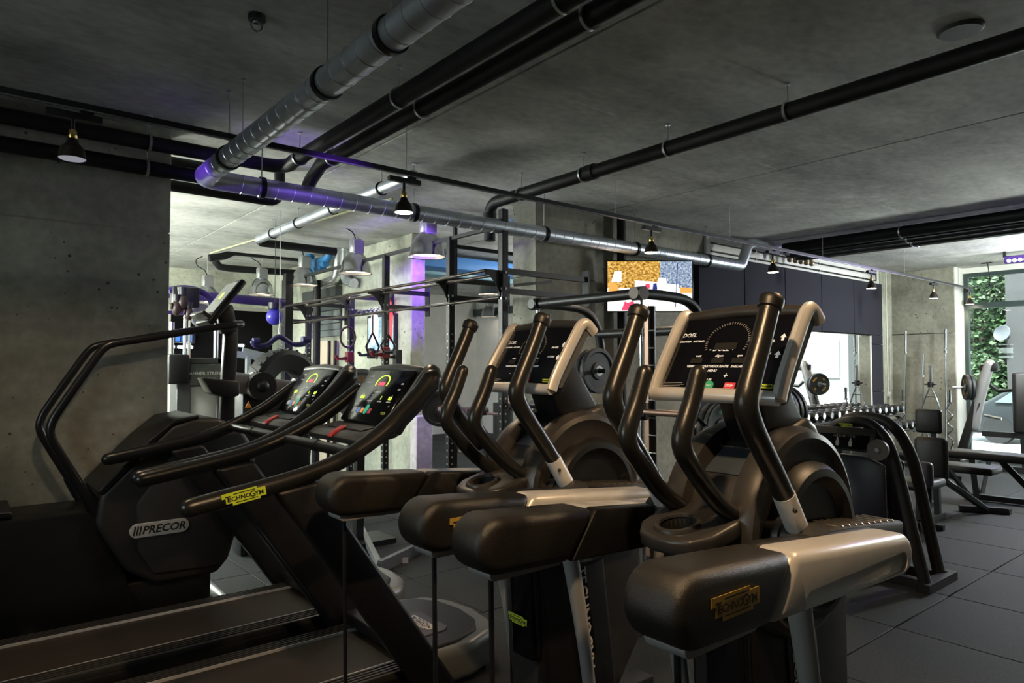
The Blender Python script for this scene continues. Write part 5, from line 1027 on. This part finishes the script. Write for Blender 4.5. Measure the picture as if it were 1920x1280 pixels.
for k, (x, y, s_, lab) in enumerate(((342,566,1.0,'brown leather glove hanging highest from the cable machine arch'),(331,577,.9,'brown leather glove hanging left beneath the purple arch'),(354,588,.8,'small brown leather glove hanging right beside the pulley wheel'))):
    c = q(x, y, 9.55); o = thing('boxing_glove', c-Z_*.15*s_, lab, 'glove', 'leather gloves on the cable machine'); part('fist', B().ball(c, .085*s_, (.8,.8,1.35), 14), LEA, o); part('cuff', B().cyl(c+Z_*.09*s_, c+Z_*.19*s_, .055*s_, .065*s_, n=12), PLAS, o); part('thumb', B().ball(c+V((-.07*s_,-.02,.02)), .035*s_, (.8,.8,1.5), 10), LEA, o)
# pale steel cable station further back
t = thing('cable_station', (3.2,10.8,FZ), 'pale steel cable station in front of the black board', 'exercise machine')
PST = mat('pale_steel', (.42,.47,.50), .3, .6); q = lambda x, y: at(x, y, Y=10.8)
for x in (465, 486, 493, 503): part('column', B().bar(q(x,668), V((q(x,668).x,10.8,FZ)), .10 if x == 465 else .05, .06), PST, t)
part('top_arm', B().bar(q(436,663), q(508,672), .06,.10).bar(q(455,655),q(508,668),.05,.06), PST, t); part('base', B().box((q(440,668).x,10.5,FZ), (q(510,668).x,11.1,FZ+.08)), PST, t)
part('seat', B().box((q(443,780).x,10.2,.1), (q(478,780).x,10.5,.2)).bevel(.02,2), VINYL, t); part('seat_post', B().bar(V((q(460,780).x,10.35,.1)), V((q(460,780).x,10.35,FZ)), .1,.08), PST, t)
# roller machine and tyre
t = thing('roller_machine', (2.4,6.6,FZ), 'machine with thick grey roller pads standing behind the treadmill console', 'exercise machine')
q = lambda x, y, Y=6.6: at(x, y, Y=Y); GRL = mat('roller_grey', (.17,.15,.155), .35)
a, c = q(432,716), q(588,738); d = (c-a)
part('roller', B().cyl(a, a+d*.24, .10, n=22), GRL, t); part('roller', B().cyl(a+d*.38, a+d*.72, .095, n=22), GRL, t); part('roller', B().cyl(a+d*.78, c, .085, n=22), mat('roller_pale',(.36,.34,.33),.4), t)
for f_ in (.22,.72): part('end_collar', B().cyl(a+d*f_, a+d*(f_+.06), .125, n=24), PLAS, t)
hub = a+d*.30+V((0,-.12,0)); part('hub_cap', B().cyl(hub+Y_*.1, hub-Y_*.05, .13, n=26).ball(hub-Y_*.05, .06, (1,.6,1), 14), PLAS, t)
part('cabinet', B().prism([(-.25,.1),(.35,.1),(.45,-.45),(.35,-1.45),(-.25,-1.45)], hub+V((.1,.2,-.15)), X_, Z_, .25).bevel(.04,2), PLAS, t)
wl_ = hub+V((.0,-.07,-.28)); part('warning_label', B().prism([(-.03,-.03),(.03,-.03),(0,.03)], at(466,758,Y=6.40), X_, Z_, .003), mat('label_orange',(.85,.35,.05),.5), t)
c = at(531,726,Y=7.6); o = thing('tractor_tyre', c-Z_*.40, 'big black tyre standing behind the roller machine', 'tyre')
tn = V((.25,-1,0)).normalized(); part('tread', B().lathe([(.20,-.10),(.37,-.13),(.42,-.10),(.43,0),(.42,.10),(.37,.13),(.20,.10),(.18,0),(.20,-.10)], c, tn, 40), mat('tyre_rubber',(.006,.006,.006),.6,bump=.4,bscale=30), o)
b = B()
for k in range(26):
    a_ = 2*math.pi*k/26; u_, v_ = frame_of(tn); e_ = u_*math.cos(a_)+v_*math.sin(a_); f_ = v_*math.cos(a_)-u_*math.sin(a_); b.obox(c+e_*.43, tn+f_*.4, f_, e_, .20, .03, .012)
part('lugs', b, mat('tyre_rubber',(.006,.006,.006),.6), o, kind='stuff')
part('stand', B().box((c.x-.25,c.y-.15,FZ), (c.x+.25,c.y+.15,c.z-.42)), STEEL, o)
c = at(677,740,Y=6.2); weight(c, V((-.45,-1,.05)), .26, .09, 'large grey disc plate marked 25 leaning behind the treadmill console', 'discs behind the treadmills', V((1,-.45,0)), [(90,'25'),(270,'25')], mat('disc_pale',(.22,.23,.25),.35,.4), mat('paint_copper',(.65,.30,.12),.4,.3))
o = thing('plate_stand', c-Z_*1.0+V((0,.12,0)), 'dark stand carrying the large grey disc plate', 'stand'); part('post', B().bar(c+V((.03,.08,0)), V((c.x+.03,c.y+.1,FZ)), .08,.08).box((c.x-.25,c.y-.1,FZ), (c.x+.35,c.y+.3,FZ+.05)), STEEL, o)
# panel and things in the far room
a, c = at(793,640,X=10.4), at(838,740,X=10.4); o = thing('white_cabinet', (10.6,(a.y+c.y)/2,FZ), 'tall white cabinet with a grey vent slot in the far room', 'cabinet')
part('body', B().box((10.4,c.y,FZ), (10.9,a.y,a.z)).bevel(.01,1), PAINT, o); v0, v1 = at(808,655,X=10.39), at(832,659,X=10.39); part('vent_slot', B().box((10.385,v1.y,v1.z), (10.40,v0.y,v0.z)), mat('vent_grey',(.35,.36,.33),.5), o)
for k, (x, y) in enumerate(((800,492),(850,512))):
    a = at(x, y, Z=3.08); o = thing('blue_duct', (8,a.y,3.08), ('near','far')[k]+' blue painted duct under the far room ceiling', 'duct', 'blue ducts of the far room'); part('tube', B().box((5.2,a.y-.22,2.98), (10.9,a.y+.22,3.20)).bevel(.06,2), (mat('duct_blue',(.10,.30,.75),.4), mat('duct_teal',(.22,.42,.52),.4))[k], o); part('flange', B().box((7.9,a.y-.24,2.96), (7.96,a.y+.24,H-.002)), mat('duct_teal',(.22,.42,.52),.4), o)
# benches and boxes seen between the front machines
c = at(860,720,Y=7.0); t = thing('incline_bench', (c.x,7.0,FZ), 'red and black incline bench glimpsed between the grips of the rear elliptical', 'bench')
q = lambda x, y: at(x, y, Y=7.0)
part('frame', B().bar(q(850,795), q(915,850), .08,.07).bar(q(840,772), q(900,775), .05,.08).bar(q(850,795),V((q(850,795).x,7.0,FZ)),.07,.07).bar(q(915,850),V((q(915,850).x,7.0,FZ)),.07,.07), STEEL, t)
part('red_bracket', B().box(q(846,770)-V((.06,.05,.12)), q(858,752)+V((0,.05,0))).bevel(.01,1), RED, t); part('pad', B().box(q(862,775)-V((0,.15,.03)), q(905,765)+V((0,.15,.02))).bevel(.03,2), mat('vinyl_plum',(.12,.07,.10),.4), t)
part('seat', B().ball(q(884,842), .2, (1.2,.9,.35), 14), mat('seat_cream',(.45,.38,.30),.5), t)
c = at(824,766,Y=7.3); weight(c, V((-.5,-1,0)), .225, .06, 'black plate on the incline bench arm behind the grips', 'plates in the middle of the rear room')
o = thing('rig_bar', at(880,770,Y=7.3), 'thin pink bar resting across the incline bench', 'bar'); part('shaft', B().cyl(at(835,770,Y=7.3), at(960,778,Y=6.6), .016, n=8), mat('bar_pink',(.5,.35,.36),.3,.7), o)
c = at(977,785,Y=6.4); weight(c, V((-.8,-.7,0)), .225, .07, 'black plate seen below the console of the rear elliptical', 'plates in the middle of the rear room')
o = thing('plate_peg_stand', (c.x,6.45,FZ), 'low black stand under the console of the rear elliptical', 'stand'); part('column', B().box((c.x-.1,6.4,FZ), (c.x+.25,6.75,c.z+.1)).bevel(.02,1), STEEL, o); part('peg', B().cyl(at(990,787,Y=6.3), at(1000,787,Y=6.1), .028, n=10), CHROME, o)
c = at(960,742,Y=7.6)
for k, (dx, m_, lab) in enumerate(((0,mat('orange_plastic',(.8,.25,.03),.4),'small orange bottle on the ledge below the rear elliptical console'),(.12,mat('green_plastic',(.02,.25,.10),.4),'small green bottle on the ledge below the rear elliptical console'),(.06,mat('white_plastic',(.75,.75,.72),.4),'small white bottle on the ledge below the rear elliptical console'))):
    p = V((c.x+dx,7.6+.05*k,c.z-.10)); o = thing('bottle', p, lab, 'bottle', 'bottles on the ledge'); part('body', B().lathe([(0,0),(.05,0),(.052,.02),(.052,.12),(.03,.16),(.022,.17),(0,.17)], p, Z_, 14), m_, o); part('cap', B().cyl(p+Z_*.17, p+Z_*.20, .025, n=10), PAINT, o)
o = thing('ledge', (c.x+.05,7.65,FZ), 'dark shelf unit carrying three small bottles', 'shelf'); part('body', B().box((c.x-.15,7.5,FZ), (c.x+.35,7.85,c.z-.10)), STEEL, o)
t = thing('low_platform', (5.2,8.0,FZ), 'low lifting platform of brown toned rubber tiles behind the treadmills', 'platform')
for ix in range(3):
    for iy in range(4): part('board', B().box((4.4+.62*ix,6.7+.5*iy,FZ), (4.4+.62*ix+.61,6.7+.5*iy+.49,FZ+.05)).bevel(.004,1), mat('board_%d' % ((ix+iy) % 2), ((.11,.085,.075),(.06,.05,.047))[(ix+iy) % 2], .55, noise=.3, nscale=6), t)  # reddish light on the rubber tiles is put into these brown colours
a = at(775,830,Y=8.15); o = thing('plyo_box', (a.x+.15,8.1,FZ), 'pale pink block at the foot of the purple column', 'box'); part('body', B().box((4.88,8.02,FZ), (5.14,8.19,at(775,780,Y=8.1).z)).bevel(.01,1), mat('block_pale',(.50,.46,.46),.7,noise=.2,nscale=14), o)
# treadmill-height floor frame behind the second treadmill: steel A-frame with sticker
t = thing('floor_frame', (3.0,4.9,FZ), 'low black steel frame with pale edges standing on the floor past the nearer treadmill', 'frame')
q = lambda x, y: at(x, y, Z=FZ+.05)
part('rail', B().bar(q(712,1062), q(800,1020), .05,.10), mat('frame_grey',(.10,.10,.11),.4), t); part('rail', B().bar(q(665,965), q(712,1062), .05,.06), mat('frame_pale',(.22,.22,.23),.4), t)
c = q(755,1052); part('sticker', B().obox(c+V((-.02,-.08,.03)), V((.9,-.4,0)), Z_, V((.4,.9,0)), .05,.05,.002), mat('sticker_white',(.6,.55,.55),.5), t)
